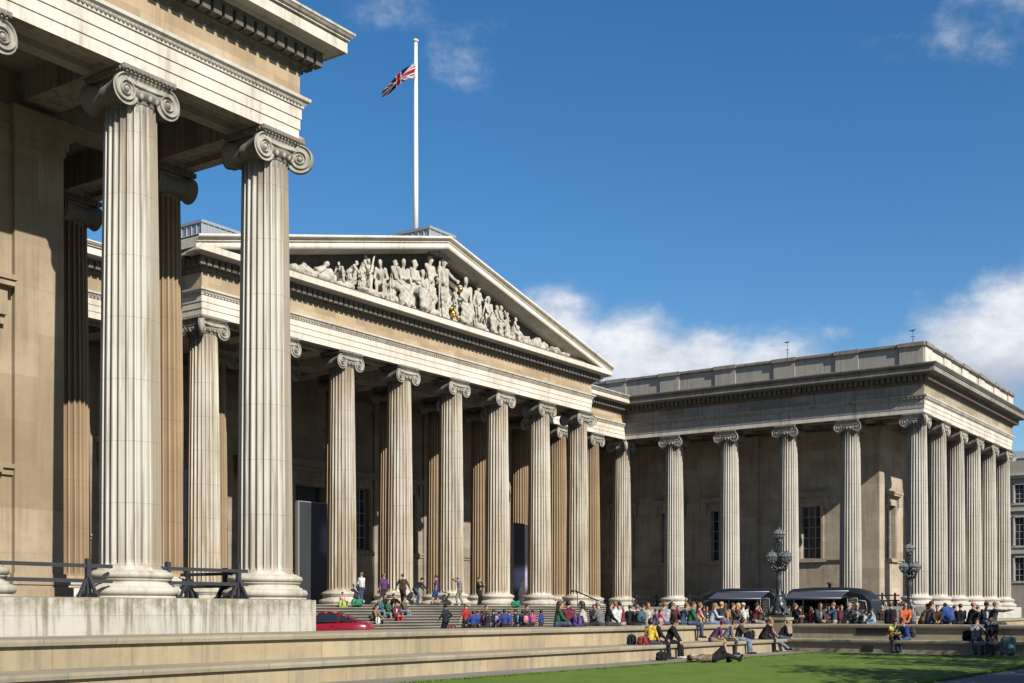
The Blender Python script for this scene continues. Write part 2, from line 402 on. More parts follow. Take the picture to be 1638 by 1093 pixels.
def sweep(mb, prof, path, i0, i1, mi=0, smooth=False):
    """sweep a profile (outward offset, height) along plan points i0..i1 with mitred corners; outward is to the right"""
    def nrm(a, c):
        d = (c[0]-a[0], c[1]-a[1]); L = hypot(*d); return (d[1]/L, -d[0]/L)
    rows = []
    for i in range(i0, i1+1):
        if i == 0: nx, ny = nrm(path[0], path[1])
        elif i == len(path)-1: nx, ny = nrm(path[-2], path[-1])
        else:
            a = nrm(path[i-1], path[i]); c = nrm(path[i], path[i+1]); k = 1+a[0]*c[0]+a[1]*c[1]
            nx, ny = (a[0]+c[0])/k, (a[1]+c[1])/k
        rows.append([(path[i][0]+nx*p_, path[i][1]+ny*p_, z_) for p_, z_ in prof])
    mb.grid(rows, mi, smooth)

# ------------------------------------------------------------------ plan of the museum front (metres; column bases at z = 0)
H = 13.7; T = .706; S = 4.86
Xw, Yw = 25.89, 27.148
Xp, Yp = 40.226, 46.41
Xe, Yf = 88.997, 51.27
Ye = Yf-5*S
GZ = -1.8; LZ = -2.05; PZ = -.05
XP7 = Xp+7*4.865; XC = Xp+3.5*4.865; XE5 = Xe+5*S
path = [(Xw-6*S, Yw-T), (Xw+T, Yw-T), (Xw+T, Yf-T), (Xp-T, Yf-T), (Xp-T, Yp-T), (XP7+T, Yp-T), (XP7+T, Yf-T), (Xe-T, Yf-T), (Xe-T, Ye-T), (XE5+T, Ye-T), (XE5+T, Yf+8)]
WB = 56.0                                              # back wall of the middle block

west = tag(empty('west_wing', (Xw, Yw, 0)), 'nearest colonnaded stone wing cut by the left edge of the photo, with green stained podium', 'building')
main = tag(empty('portico_building', (XC, Yp, 0)), 'central stone building with a sculptured pediment above eight tall fluted columns', 'building')
east = tag(empty('east_wing', (Xe, Ye, 0)), 'far colonnaded stone wing on the right with flat parapet behind the dark food vans', 'building')


def par(o, p_):
    """parent while keeping world coordinates"""
    o.parent = p_; o.matrix_parent_inverse = p_.matrix_basis.inverted() if p_.type == 'EMPTY' else o.matrix_parent_inverse
    return o


def part(mb, name, mats, root, fix=False):
    o = mb.obj(name, mats, None, fix); o.parent = root
    o.location = (-root.location.x, -root.location.y, -root.location.z) if root.type == 'EMPTY' else (0, 0, 0)
    return o


# ------------------------------------------------------------------ fluted Ionic column
def shaft_mb(nf=24, sub=5, rings=22):
    mb = MB(); rows = []
    z0, z1 = .66, 12.98
    def rad(z):
        t = (z-z0)/(z1-z0); return .80-.125*t**1.55
    zs = [z0, z0+.05, z0+.12, z0+.2]+[z0+.3+(z1-z0-.75)*i/rings for i in range(rings+1)]+[z1-.3, z1-.2, z1-.1, z1]
    for z in zs:
        r = rad(z); k = 1.0
        if z < z0+.3: k = max(0, min(1, (z-z0-.1)/.14)); r += .09*(1-min(1, (z-z0)/.22))**2
        if z > z1-.32: k = max(0, min(1, (z1-.14-z)/.12)); r += .02*max(0, (z-z1+.2)/.2)
        row = []
        for i in range(nf):
            a0 = 2*pi*i/nf; da = 2*pi/nf
            row.append((a0, 1.0)); row.append((a0+da*.2, 1.0))
            for j in range(1, sub+1):
                q = j/(sub+1); row.append((a0+da*(.2+.8*q), 1.0-k*.118*sqrt(max(0, 1-(2*q-1)**2))))
        rows.append([(r*m_*cos(a), r*m_*sin(a), z) for a, m_ in row])
    mb.grid(rows, 0, False, True)
    return mb


def base_mb():
    mb = MB()
    pr = [(1.22, -.05), (1.22, 0), (1.20, .005)]
    pr += [(1.13+.13*cos(a), .125+.12*sin(a)) for a in [-pi/2+pi*i/8 for i in range(9)]]
    pr += [(1.10, .255), (1.10, .29), (1.03, .31), (.99, .36), (1.0, .40), (1.05, .425), (1.05, .45)]
    pr += [(1.0+.11*cos(a), .55+.095*sin(a)) for a in [-pi/2+pi*i/8 for i in range(9)]]
    pr += [(.96, .66), (.95, .69), (.6, .69)]
    return mb.lathe(pr, n=48, cap=False)


VX, VZ, HD = .665, 13.12, .70      # volute centre offset and height, half depth


def volute_face(x0, sgn, y0, rot=0.0, piv=None):
    """spiral face towards -y at y0; sgn +1 = right volute"""
    mb = MB(); b_ = .1037; rows = []; NT = 92
    prof = [(0, -.10), (0, .0), (.03, .05), (.17, .055), (.24, .03), (.33, -.012), (.6, -.022), (.9, -.005), (1.0, .0)]
    for i in range(NT+1):
        th = 2.72*2*pi*i/NT; R1 = .425*exp(-b_*th); R0 = R1*exp(-b_*2*pi)
        ang = pi/2-th*1.0
        k = min(1.0, R1/.2+.25)
        rows.append([(x0+sgn*(R1+(R0-R1)*s_)*cos(ang), y0-h_*k, VZ+(R1+(R0-R1)*s_)*sin(ang)) for s_, h_ in prof])
    mb.grid(rows, 0, True)
    mb.sphere((x0, y0-.015, VZ), .075, 10, 6, sc_=(1, .8, 1))
    mb.bar((x0, y0+.02, VZ), (x0, y0+.012, VZ), .40, 24, smooth=False)
    return mb


def bolster(x0, ylen=HD):
    """cushion between front and back volutes, axis along y"""
    mb = MB(); rows = []
    for j in range(13):
        t = -1+2*j/12; r = .26+.155*abs(t)**1.7
        if abs(abs(t)-.0) < .12: r += .035
        rows.append([(x0+r*cos(2*pi*i/20), t*ylen, VZ+.0+r*sin(2*pi*i/20)) for i in range(20)])
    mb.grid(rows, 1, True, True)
    return mb


def canal(x0, x1, y0):
    """band between the two volutes with raised rims and a slight sag"""
    mb = MB(); rows = []; n = 14
    for i in range(n+1):
        t = i/n; x = x0+(x1-x0)*t; sg = sin(pi*t)
        zt = VZ+.425-.02*sg; zb = VZ+.215-.05*sg
        rows.append([(x, y0+.1, zt+.02), (x, y0-.04, zt+.02), (x, y0-.055, zt-.02), (x, y0-.03, zt-.05), (x, y0+.012, zt-.075), (x, y0+.015, zb+.06), (x, y0-.03, zb+.03), (x, y0-.055, zb), (x, y0-.03, zb-.03), (x, y0+.15, zb-.03)])
    mb.grid(rows, 0, True)
    return mb


def echinus():
    mb = MB()
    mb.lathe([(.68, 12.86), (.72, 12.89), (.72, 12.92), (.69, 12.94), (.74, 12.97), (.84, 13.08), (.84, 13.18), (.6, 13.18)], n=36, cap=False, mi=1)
    for i in range(20):
        a = 2*pi*i/20
        mb.sphere((.79*cos(a), .79*sin(a), 13.05), .085, 8, 6, sc_=(.8, .8, 1.2))
    mb.box(-.62, -.62, 13.1, .62, .62, 13.55)
    return mb


def abacus(half=.84):
    mb = MB()
    mb.box(-half+.05, -half+.05, 13.535, half-.05, half-.05, 13.60)
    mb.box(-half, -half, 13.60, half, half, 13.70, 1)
    for i in range(13):
        t = -half+.06+(2*half-.12)*i/12
        for q in ((t, -half+.02), (t, half-.02), (-half+.02, t), (half-.02, t)): mb.sphere((q[0], q[1], 13.61), .055, 6, 4, 1, (1, 1, 1.3))
    return mb


def rotz(a):
    c, s_ = cos(a), sin(a)
    return lambda q: (q[0]*c-q[1]*s_, q[0]*s_+q[1]*c, q[2])


def capital_plain():
    mb = MB(); f = MB()
    f.join(volute_face(VX, 1, -HD)); f.join(volute_face(-VX, -1, -HD)); f.join(canal(-VX, VX, -HD))
    mb.join(f); mb.join(f, rotz(pi)); mb.join(bolster(VX)); mb.join(bolster(-VX)); mb.join(echinus()); mb.join(abacus())
    return mb


def capital_corner():
    """outer corner at (+x, -y): volute fronts on -y and +x, one diagonal volute between them"""
    mb = MB()
    fs_ = MB(); fs_.join(volute_face(-VX, -1, -HD)); fs_.join(canal(-VX, VX*.8, -HD)); mb.join(fs_)
    fe = MB(); fe.join(volute_face(VX, 1, -HD)); fe.join(canal(-VX*.8, VX, -HD)); mb.join(fe, rotz(pi/2))
    # diagonal volute: a two-sided disc in the vertical plane through the corner diagonal
    dv = MB(); dv.join(volute_face(1.02, 1, -.09)); dv2 = MB(); dv2.join(volute_face(-1.02, -1, -.09)); dv.join(dv2, rotz(pi))
    dv.bar((1.02, -.09, VZ), (1.02, .09, VZ), .41, 28)
    mb.join(dv, rotz(-pi/4))
    mb.join(bolster(-VX)); mb.join(bolster(VX), rotz(pi/2))
    b1 = MB(); b1.join(volute_face(VX, 1, -HD)); mb.join(b1, rotz(pi)); b2 = MB(); b2.join(volute_face(-VX, -1, -HD)); mb.join(b2, rotz(-pi/2))
    mb.join(echinus()); mb.join(abacus())
    return mb


_sh = shaft_mb(); _ba = base_mb(); _cp = capital_plain(); _cc = capital_corner()
_ccm = MB(); _ccm.join(_cc, lambda q: (-q[0], q[1], q[2]))
ME = {}
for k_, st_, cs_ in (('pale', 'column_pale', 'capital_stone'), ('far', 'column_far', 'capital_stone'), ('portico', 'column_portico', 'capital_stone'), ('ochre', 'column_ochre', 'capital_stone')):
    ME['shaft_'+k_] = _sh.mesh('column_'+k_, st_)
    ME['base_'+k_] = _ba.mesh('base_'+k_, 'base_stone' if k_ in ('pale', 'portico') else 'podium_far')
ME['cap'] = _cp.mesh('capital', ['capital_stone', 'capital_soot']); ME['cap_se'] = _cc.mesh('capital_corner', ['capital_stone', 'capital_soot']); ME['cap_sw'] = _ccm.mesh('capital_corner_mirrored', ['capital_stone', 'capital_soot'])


def column(root, x, y, stone_, cap='cap', rz=0.0):
    c = link('column', ME['shaft_'+stone_], root); c.location = (x-root.location.x, y-root.location.y, 0); c.rotation_euler.z = 0
    k = link('capital', ME[cap], c); k.rotation_euler.z = rz
    link('base', ME['base_'+stone_], c)
    return c


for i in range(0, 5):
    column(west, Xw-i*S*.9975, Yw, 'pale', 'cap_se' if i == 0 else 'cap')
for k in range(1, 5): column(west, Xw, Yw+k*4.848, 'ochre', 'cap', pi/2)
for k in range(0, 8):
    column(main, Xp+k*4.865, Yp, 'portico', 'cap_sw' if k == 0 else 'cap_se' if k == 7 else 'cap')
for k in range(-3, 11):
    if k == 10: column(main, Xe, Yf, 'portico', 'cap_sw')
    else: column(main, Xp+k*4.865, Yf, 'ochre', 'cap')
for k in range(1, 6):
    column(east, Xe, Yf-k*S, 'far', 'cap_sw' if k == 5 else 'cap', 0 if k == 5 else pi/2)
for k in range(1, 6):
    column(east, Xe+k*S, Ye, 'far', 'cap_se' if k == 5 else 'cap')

# ------------------------------------------------------------------ entablatures
ARCH = [(-1.412, 14.8), (-1.412, 13.70), (-1.02, 13.70), (-1.02, 13.80), (-.96, 13.80), (-.96, 13.84), (-.45, 13.84), (-.45, 13.80), (-.39, 13.80), (-.39, 13.70), (0, 13.70), (0, 14.03), (.03, 14.03), (.03, 14.34), (.06, 14.34), (.06, 14.66),
        (.10, 14.66), (.11, 14.72), (.20, 14.84), (.25, 14.86), (.27, 14.95), (.02, 14.99)]
FRZ = [(.02, 14.985), (.02, 15.72)]
CORN = [(.02, 15.72), (.05, 15.72), (.07, 15.80), (.16, 15.90), (.20, 15.91), (.20, 16.30), (.48, 16.30), (.52, 16.38), (.60, 16.44), (.98, 16.46), (.98, 16.43), (1.02, 16.43), (1.02, 16.73)]
SIMA = [(1.02, 16.73), (.93, 16.735), (.93, 16.79), (1.07, 16.80), (1.07, 16.83), (1.03, 16.84), (1.09, 16.86), (1.12, 16.88), (1.18, 16.95), (1.20, 16.96), (1.20, 17.03), (1.0, 17.05), (-1.4, 17.12)]


def seg_dir(i):
    a, b_ = path[i], path[i+1]; L = hypot(b_[0]-a[0], b_[1]-a[1])
    return a, ((b_[0]-a[0])/L, (b_[1]-a[1])/L), L


def turn(i):
    if i <= 0 or i >= len(path)-1: return 0
    (_, d0, _), (_, d1, _) = seg_dir(i-1), seg_dir(i)
    return 1 if d0[0]*d1[1]-d0[1]*d1[0] > 0 else -1       # +1 outer corner (left turn), -1 inner


def dentils(mb, i, pitch=.395, wd=.275):
    a, d, L = seg_dir(i); n_ = (d[1], -d[0])
    s0 = -.08 if turn(i) > 0 else .5 if turn(i) < 0 else 0; s1 = L+(.5 if turn(i+1) > 0 else -.5 if turn(i+1) < 0 else 0)
    n = int((s1-s0)/pitch); pitch = (s1-s0-wd)/n
    for k in range(n+1):
        s_ = s0+k*pitch
        q = [(a[0]+d[0]*u+n_[0]*p_, a[1]+d[1]*u+n_[1]*p_) for u, p_ in ((s_, .19), (s_, .5), (s_+wd, .5), (s_+wd, .19))]
        mb.add([(x, y, z) for z in (15.95, 16.31) for x, y in q], [(0, 1, 2, 3), (0, 4, 5, 1), (1, 5, 6, 2), (2, 6, 7, 3)])


def eggs(mb, i, p_, z, pitch, r, sc_=1.25):
    a, d, L = seg_dir(i); n_ = (d[1], -d[0]); n = int(L/pitch)
    for k in range(n):
        s_ = (k+.5)*L/n; x, y = a[0]+d[0]*s_+n_[0]*p_, a[1]+d[1]*s_+n_[1]*p_
        vs_ = [(x, y, z-r*sc_), (x-d[0]*r, y-d[1]*r, z), (x+n_[0]*r, y+n_[1]*r, z), (x+d[0]*r, y+d[1]*r, z), (x, y, z+r*sc_)]
        mb.add(vs_, [(0, 2, 1), (0, 3, 2), (1, 2, 4), (2, 3, 4)], 1, True)


def soffit_blocks(mb, x, y):
    mb.box(x-.95, y-.69, 13.72, x+.95, y+.69, 13.86); mb.box(x-.69, y-.95, 13.721, x+.69, y+.95, 13.861)


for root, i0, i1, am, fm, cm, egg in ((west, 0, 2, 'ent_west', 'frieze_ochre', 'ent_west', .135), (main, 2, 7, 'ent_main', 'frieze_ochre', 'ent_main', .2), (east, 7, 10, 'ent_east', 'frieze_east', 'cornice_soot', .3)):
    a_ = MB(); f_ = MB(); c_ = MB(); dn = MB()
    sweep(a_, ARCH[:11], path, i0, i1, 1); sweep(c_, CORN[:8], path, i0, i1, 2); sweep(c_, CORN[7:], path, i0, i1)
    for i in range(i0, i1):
        wf = 2 if i == 7 else 0  # west face architrave and frieze: cornice shade painted in as darker stone
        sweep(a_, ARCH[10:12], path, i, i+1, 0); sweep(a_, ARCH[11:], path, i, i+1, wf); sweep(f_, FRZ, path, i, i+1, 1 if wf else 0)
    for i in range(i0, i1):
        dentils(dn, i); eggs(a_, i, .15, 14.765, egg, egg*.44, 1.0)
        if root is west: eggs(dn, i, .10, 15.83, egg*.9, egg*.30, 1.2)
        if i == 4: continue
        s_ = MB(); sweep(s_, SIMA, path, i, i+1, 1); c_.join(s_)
    part(a_, 'architrave', [am, 'soot_stone', 'ent_east_shade'], root); part(f_, 'frieze', [fm, 'ent_east_frieze_shade'], root)
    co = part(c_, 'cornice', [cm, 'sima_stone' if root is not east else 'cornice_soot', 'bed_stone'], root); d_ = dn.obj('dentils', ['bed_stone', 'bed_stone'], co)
sb = MB()
for i in range(6): sb.box(Xw-i*S-.95, Yw-.69, 13.72, Xw-i*S+.95, Yw+.69, 13.86)
for k in range(1, 5): sb.box(Xw-.69, Yw+k*S-.95, 13.72, Xw+.69, Yw+k*S+.95, 13.86)
# coffered ceilings and beams
def ceiling(root, x0, y0, x1, y1, beams, extra=None, plates=()):
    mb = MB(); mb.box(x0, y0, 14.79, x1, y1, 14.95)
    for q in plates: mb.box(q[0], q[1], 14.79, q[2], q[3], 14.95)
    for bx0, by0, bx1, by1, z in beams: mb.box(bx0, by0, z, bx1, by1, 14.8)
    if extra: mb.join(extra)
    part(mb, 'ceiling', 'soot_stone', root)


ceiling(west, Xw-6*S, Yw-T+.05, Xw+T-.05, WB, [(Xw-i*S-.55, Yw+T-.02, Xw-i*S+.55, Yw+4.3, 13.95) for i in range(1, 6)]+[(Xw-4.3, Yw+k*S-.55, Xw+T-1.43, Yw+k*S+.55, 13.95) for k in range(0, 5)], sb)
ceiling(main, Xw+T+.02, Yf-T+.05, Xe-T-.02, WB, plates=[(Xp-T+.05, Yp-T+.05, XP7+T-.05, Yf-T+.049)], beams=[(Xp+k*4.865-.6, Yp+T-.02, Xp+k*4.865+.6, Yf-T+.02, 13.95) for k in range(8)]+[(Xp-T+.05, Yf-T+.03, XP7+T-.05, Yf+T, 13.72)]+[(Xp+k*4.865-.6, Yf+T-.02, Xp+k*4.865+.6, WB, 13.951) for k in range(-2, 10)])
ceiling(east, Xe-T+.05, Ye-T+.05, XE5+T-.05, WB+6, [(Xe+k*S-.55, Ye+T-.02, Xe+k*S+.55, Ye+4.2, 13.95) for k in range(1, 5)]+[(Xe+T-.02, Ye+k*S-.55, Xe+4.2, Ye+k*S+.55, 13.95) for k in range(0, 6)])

# ------------------------------------------------------------------ walls and windows
def win_parts(root, P, u0, z0, w_, h_, hood=True, blind=False, hz=.42):
    """P(u, v, z): point on a wall, u along it, v outward"""
    WM = 'wall_ochre' if root is west else 'wall_east' if root is east else 'wall_dark'
    def bx(mb, ua, va, za, ub, vb, zb):
        q = [P(u, v, z) for z in (za, zb) for u, v in ((ua, va), (ub, va), (ub, vb), (ua, vb))]
        mb.add(q, [(0, 3, 2, 1), (4, 5, 6, 7), (0, 1, 5, 4), (1, 2, 6, 5), (2, 3, 7, 6), (3, 0, 4, 7)])
    f = MB(); a, c = u0-w_/2, u0+w_/2; t = .30
    for ua, ub, za, zb in ((a-t, a, z0-.12, z0+h_+t), (c, c+t, z0-.12, z0+h_+t), (a, c, z0+h_, z0+h_+t)):
        bx(f, ua, 0, za, ub, .09, zb); bx(f, ua-.0 if ua < u0 else ua+.1, .088, za, ub if ub > u0 else ub-.1, .13, zb)
    o = part(f, 'window', WM, root)
    def sub(mb, nm, m_):
        q = mb.obj(nm, m_, o); return q
    s_ = MB(); bx(s_, a-.5, 0, z0-.3, c+.5, .22, z0-.121); sub(s_, 'sill', WM)
    if hood:
        h2 = MB(); zt = z0+h_+t
        bx(h2, a-.32, 0, zt, c+.32, .06, zt+.34)
        bx(h2, a-.62, 0, zt+.34, c+.62, .22, zt+.44); bx(h2, a-.75, 0, zt+.44, c+.75, .42, zt+.60); bx(h2, a-.80, 0, zt+.60, c+.80, .48, zt+.74)
        for u in (a-.62, c+.37): bx(h2, u, 0, zt-.35, u+.25, .24, zt+.34); bx(h2, u+.02, 0, zt-.6, u+.23, .14, zt-.35)
        sub(h2, 'hood', WM)
    g = MB(); bx(g, a-.02, -.42, z0-.02, c+.02, -.38, z0+h_+.02)
    sub(g, 'pane' if not blind else 'panel', 'window_glass' if not blind else WM)
    if not blind:
        b_ = MB()
        for i in range(4):
            u = a+w_*i/3; q = .03 if i in (1, 2) else .06
            bx(b_, u-q, -.38, z0, u+q, -.33, z0+h_)
        for j in range(6):
            z = z0+h_*j/5; q = .022 if j not in (0, 5) else .06
            bx(b_, a, -.379, z-q, c, -.335, z+q)
        sub(b_, 'glazing_bars', 'bar_white')
    return o


def wall_mb(P, u0, u1, z0, z1, holes, depth=.45):
    mb = MB(); us = sorted({u0, u1, *[h[0]-h[2]/2 for h in holes], *[h[0]+h[2]/2 for h in holes]}); zs = sorted({z0, z1, *[h[1] for h in holes], *[h[1]+h[3] for h in holes]})
    ins = lambda u, z: any(h[0]-h[2]/2 < u < h[0]+h[2]/2 and h[1] < z < h[1]+h[3] for h in holes)
    for i in range(len(us)-1):
        for j in range(len(zs)-1):
            if ins((us[i]+us[i+1])/2, (zs[j]+zs[j+1])/2): continue
            mb.add([P(us[i], 0, zs[j]), P(us[i+1], 0, zs[j]), P(us[i+1], 0, zs[j+1]), P(us[i], 0, zs[j+1])], [(0, 1, 2, 3)])
    for u, z, w_, h_ in holes:
        a, c = u-w_/2, u+w_/2; lp = [(a, z), (c, z), (c, z+h_), (a, z+h_)]
        for k in range(4):
            q, r_ = lp[k], lp[(k+1) % 4]
            mb.add([P(q[0], 0, q[1]), P(r_[0], 0, r_[1]), P(r_[0], -depth, r_[1]), P(q[0], -depth, q[1])], [(0, 1, 2, 3)])
    return mb


def band(mb, P, u0, u1, z0, z1, v):
    q = [P(u, w_, z) for z in (z0, z1) for u, w_ in ((u0, 0), (u1, 0), (u1, v), (u0, v))]
    mb.add(q, [(0, 3, 2, 1), (4, 5, 6, 7), (0, 1, 5, 4), (1, 2, 6, 5), (2, 3, 7, 6), (3, 0, 4, 7)])


def anta(mb, P, u0, u1, v=.15):
    band(mb, P, u0, u1, 0, 12.75, v)
    for z0, z1, dv in ((12.75, 12.95, .05), (12.95, 13.2, .12), (13.2, 13.45, .2), (13.45, 13.698, .28)): band(mb, P, u0-dv*.8, u1+dv*.8, z0, z1, v+dv)
    for z0, z1, dv in ((0, .28, .2), (.28, .36, .1), (.36, .56, .14), (.56, .68, .06)): band(mb, P, u0-dv, u1+dv, z0, z1, v+dv)


def caps(mb, P, u0, u1):
    band(mb, P, u0, u1, 3.42, 3.60, .08); band(mb, P, u0, u1, 3.60, 3.72, .16)
    band(mb, P, u0, u1, 0, .28, .12); band(mb, P, u0, u1, .28, .5, .06)
    band(mb, P, u0, u1, 13.1, 13.30, .05); band(mb, P, u0, u1, 13.30, 13.5, .12); band(mb, P, u0, u1, 13.5, 13.697, .2)


WO, HO = 1.6, 4.12
# west wing: wall facing south (Y) and wall facing east (X)
Yc, Xc = Yw+4.2, Xw-4.2
PS = lambda u, v, z: (u, Yc-v, z)
h = [(18.62-.05, 3.76, WO, HO)]
m_ = wall_mb(PS, Xw-6*S, Xc, -.05, 14.8, h); an = MB(); anta(an, PS, Xc-1.42, Xc+.15-.004); caps(an, PS, Xw-6*S, Xc-1.42)
PEw = lambda u, v, z: (Xc+v, u, z)
m2 = wall_mb(PEw, Yc, WB, -.05, 14.8, []); m_.join(m2); anta(an, PEw, Yc+.004, Yc+1.3); caps(an, PEw, Yc+1.3, WB)
part(m_, 'wall', 'wall_ochre', west); part(an, 'pilaster', 'wall_ochre', west)
win_parts(west, PS, *h[0][:2], WO, HO)
# middle block: back wall facing south
PB = lambda u, v, z: (u, WB-v, z)
bays = [Xp+(k+.5)*4.865 for k in range(-3, 10)]
h = [(u, 3.76, WO, HO) for k, u in zip(range(-3, 10), bays) if k not in (3,)]+[(XC, .02, 2.7, 7.6)]
m_ = wall_mb(PB, Xc, Xe+4.2, -.05, 14.8, h); an = MB(); caps(an, PB, Xc, XC-1.75); caps(an, PB, XC+1.75, Xe+4.2)
for k in (1, 2, 4.9, 6): anta(an, PB, Xp+k*4.865-.7, Xp+k*4.865+.7)
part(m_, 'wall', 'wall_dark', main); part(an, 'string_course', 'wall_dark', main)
for k, q in enumerate(h[:-1]): win_parts(main, PB, q[0], q[1], WO, HO)
d_ = MB(); d_.box(XC-1.36, WB+.40, .0, XC-.02, WB+.46, 7.64); d_.box(XC+.02, WB+.40, 0, XC+1.36, WB+.46, 7.64)
do = part(d_, 'door', 'iron', main)
fr = MB()
for a_, b_, z0, z1 in ((XC-1.85, XC-1.37, 0, 8.1), (XC+1.37, XC+1.85, 0, 8.1), (XC-1.37, XC+1.37, 7.64, 8.1)): band(fr, PB, a_, b_, z0, z1, .14)
for z0, z1, e_, v in ((8.1, 8.55, 1.9, .1), (8.55, 8.8, 2.1, .3), (8.8, 9.0, 2.3, .55), (9.0, 9.2, 2.36, .62)): band(fr, PB, XC-e_, XC+e_, z0, z1, v)
fr.obj('door_frame', 'wall_dark', do)
# east wing: wall facing west and wall facing south
Xd, Yd = Xe+4.2, Ye+4.2
PW = lambda u, v, z: (Xd-v, u, z)
h = [(36.55, 3.76, WO, HO), (44.35, 3.76, WO, HO), (48.95, 3.76, WO, HO), (53.6, 3.76, WO, HO)]
m_ = wall_mb(PW, Yd, WB, -.05, 14.8, h); an = MB(); anta(an, PW, Yd+.004, Yd+1.35); anta(an, PW, 40.95, 42.85); caps(an, PW, Yd+1.35, 40.95); caps(an, PW, 42.85, WB)
PS2 = lambda u, v, z: (u, Yd-v, z)
h2 = [(Xd+3.1, 3.76, WO, HO), (Xd+8, 3.76, WO, HO), (Xd+12.8, 3.76, WO, HO)]
m_.join(wall_mb(PS2, Xd, XE5, -.05, 14.8, h2)); anta(an, PS2, Xd-.15+.004, Xd+1.05); caps(an, PS2, Xd+1.05, XE5)
part(m_, 'wall', 'wall_east', east); part(an, 'pilaster', 'wall_east', east)
for k, q in enumerate(h): win_parts(east, PW, q[0], q[1], WO, HO, True, k == 2)
for q in h2: win_parts(east, PS2, q[0], q[1], WO, HO)
# ------------------------------------------------------------------ podiums, steps
mb = MB(); fx, fy = Xw+1.25-.75+.0, Yw-1.55
mb.box(Xw-7*S, fy, GZ-.3, 26.45, Yf+5, PZ-.02)
part(mb, 'podium', 'podium_stone', west)
mb = MB(); mb.box(Xw-7*S, fy+.10, PZ-.03, 26.35, Yf+5, PZ); part(mb, 'podium_paving', 'step_stone', west)
mb = MB(); mb.box(Xe-1.35, Ye-1.4, GZ-.3, XE5+1.25, WB+8, PZ); part(mb, 'podium', 'podium_far', east)
SY = Yp-2.1                              # edge of the top step
mb = MB(); mb.box(Xp-2.2, SY, GZ-.3, XP7+1.6, Yf, PZ); mb.box(26.46, Yf-1.6, GZ-.29, Xe-1.36, WB+.4, PZ-.003)
mb.box(XP7+2.0, Yf-5.5, GZ-.29, Xe-6, Yf-1.6, PZ-.25)
part(mb, 'podium', 'podium_far', main)
mb = MB(); ns = 12; tr = .37; rs = (PZ-GZ)/ns
for k in range(ns):
    z = PZ-rs*k; y = SY-tr*k
    if k: mb.box(Xp-2.2, y, z-rs, XP7+1.6, y+tr+.02, z-.01, 1)
    else: mb.box(Xp-2.2, y-.005, z-rs-.05, XP7+1.6, y+.2, z-.01, 1)
    mb.box(Xp-2.2, y-.06, z-.045, XP7+1.6, y+.36, z+.004)
part(mb, 'steps', ['step_stone', 'riser_stone'], main)
mb = MB(); mb.box(XP7+1.6, SY-tr*11, GZ-.1, XP7+2.3, SY+1.2, -.62); mb.box(XP7+1.6, SY-.8, -.62, XP7+2.3, SY+1.2, PZ)
part(mb, 'stair_cheek', 'podium_far', main)

# ------------------------------------------------------------------ pediment
SL = .2422; APX = 21.65; HWD = XP7+T+1.2-XC
RK = [(-.3, -.02), (.25, -.02), (.30, .05), (.36, .07), (.98, .10), (.98, .07), (1.012, .07), (1.012, .38), (.92, .39), (.92, .45), (1.06, .46), (1.06, .50), (1.0, .51), (1.0, .545), (1.09, .55), (1.12, .56), (1.18, .65), (1.20, .66), (1.20, .78), (1.0, .80), (-1.5, .80)]
mb = MB()
def rk_row(xx): return [(XC+xx, Yp-T-p_, APX-.8+v-SL*abs(xx)) for p_, v in RK]
mb.grid([rk_row(-HWD), rk_row(0)]); mb.grid([rk_row(0), rk_row(HWD)])
for sg in (-1, 1):
    r_ = rk_row(sg*HWD); mb.add(r_+[(r_[-1][0], r_[-1][1], 16.5), (r_[6][0], r_[6][1]+.04, 16.5)], [tuple(range(len(r_)+2))])
pd = part(mb, 'pediment', 'ent_main', main)
tm = MB(); yt = Yp-T+.30
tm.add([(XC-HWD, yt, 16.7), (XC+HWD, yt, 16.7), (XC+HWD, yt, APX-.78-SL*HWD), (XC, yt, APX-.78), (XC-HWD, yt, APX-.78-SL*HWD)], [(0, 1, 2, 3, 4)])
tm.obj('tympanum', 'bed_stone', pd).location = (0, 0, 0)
fl = MB(); fl.add([(XC-HWD+.2, Yp-T-1.02, 16.732), (XC+HWD-.2, Yp-T-1.02, 16.732), (XC+HWD-.2, Yp-T-.72, 16.80), (XC-HWD+.2, Yp-T-.72, 16.80)], [(0, 1, 2, 3)])
fl.add([(XC-HWD+.2, Yp-T-.70, 16.72), (XC+HWD-.2, Yp-T-.70, 16.72), (XC+HWD-.2, Yp-T-.70, 16.93), (XC-HWD+.2, Yp-T-.70, 16.93)], [(0, 1, 2, 3)], 1)
fl.add([(XC-HWD+.2, Yp-T-.70, 16.93), (XC+HWD-.2, Yp-T-.70, 16.93), (XC+HWD-.2, yt, 16.97), (XC-HWD+.2, yt, 16.97)], [(0, 1, 2, 3)])
fl.obj('ledge', ['ent_main', 'bed_stone'], pd)
rf = MB()
for sg in (-1, 1):
    e_ = HWD-2.2; rf.add([(XC, Yp-T+.2, APX-.05), (XC+sg*e_, Yp-T+.2, APX-.05-SL*e_), (XC+sg*e_, WB+6, APX-.05-SL*e_), (XC, WB+6, APX-.05)], [(0, 1, 2, 3)])
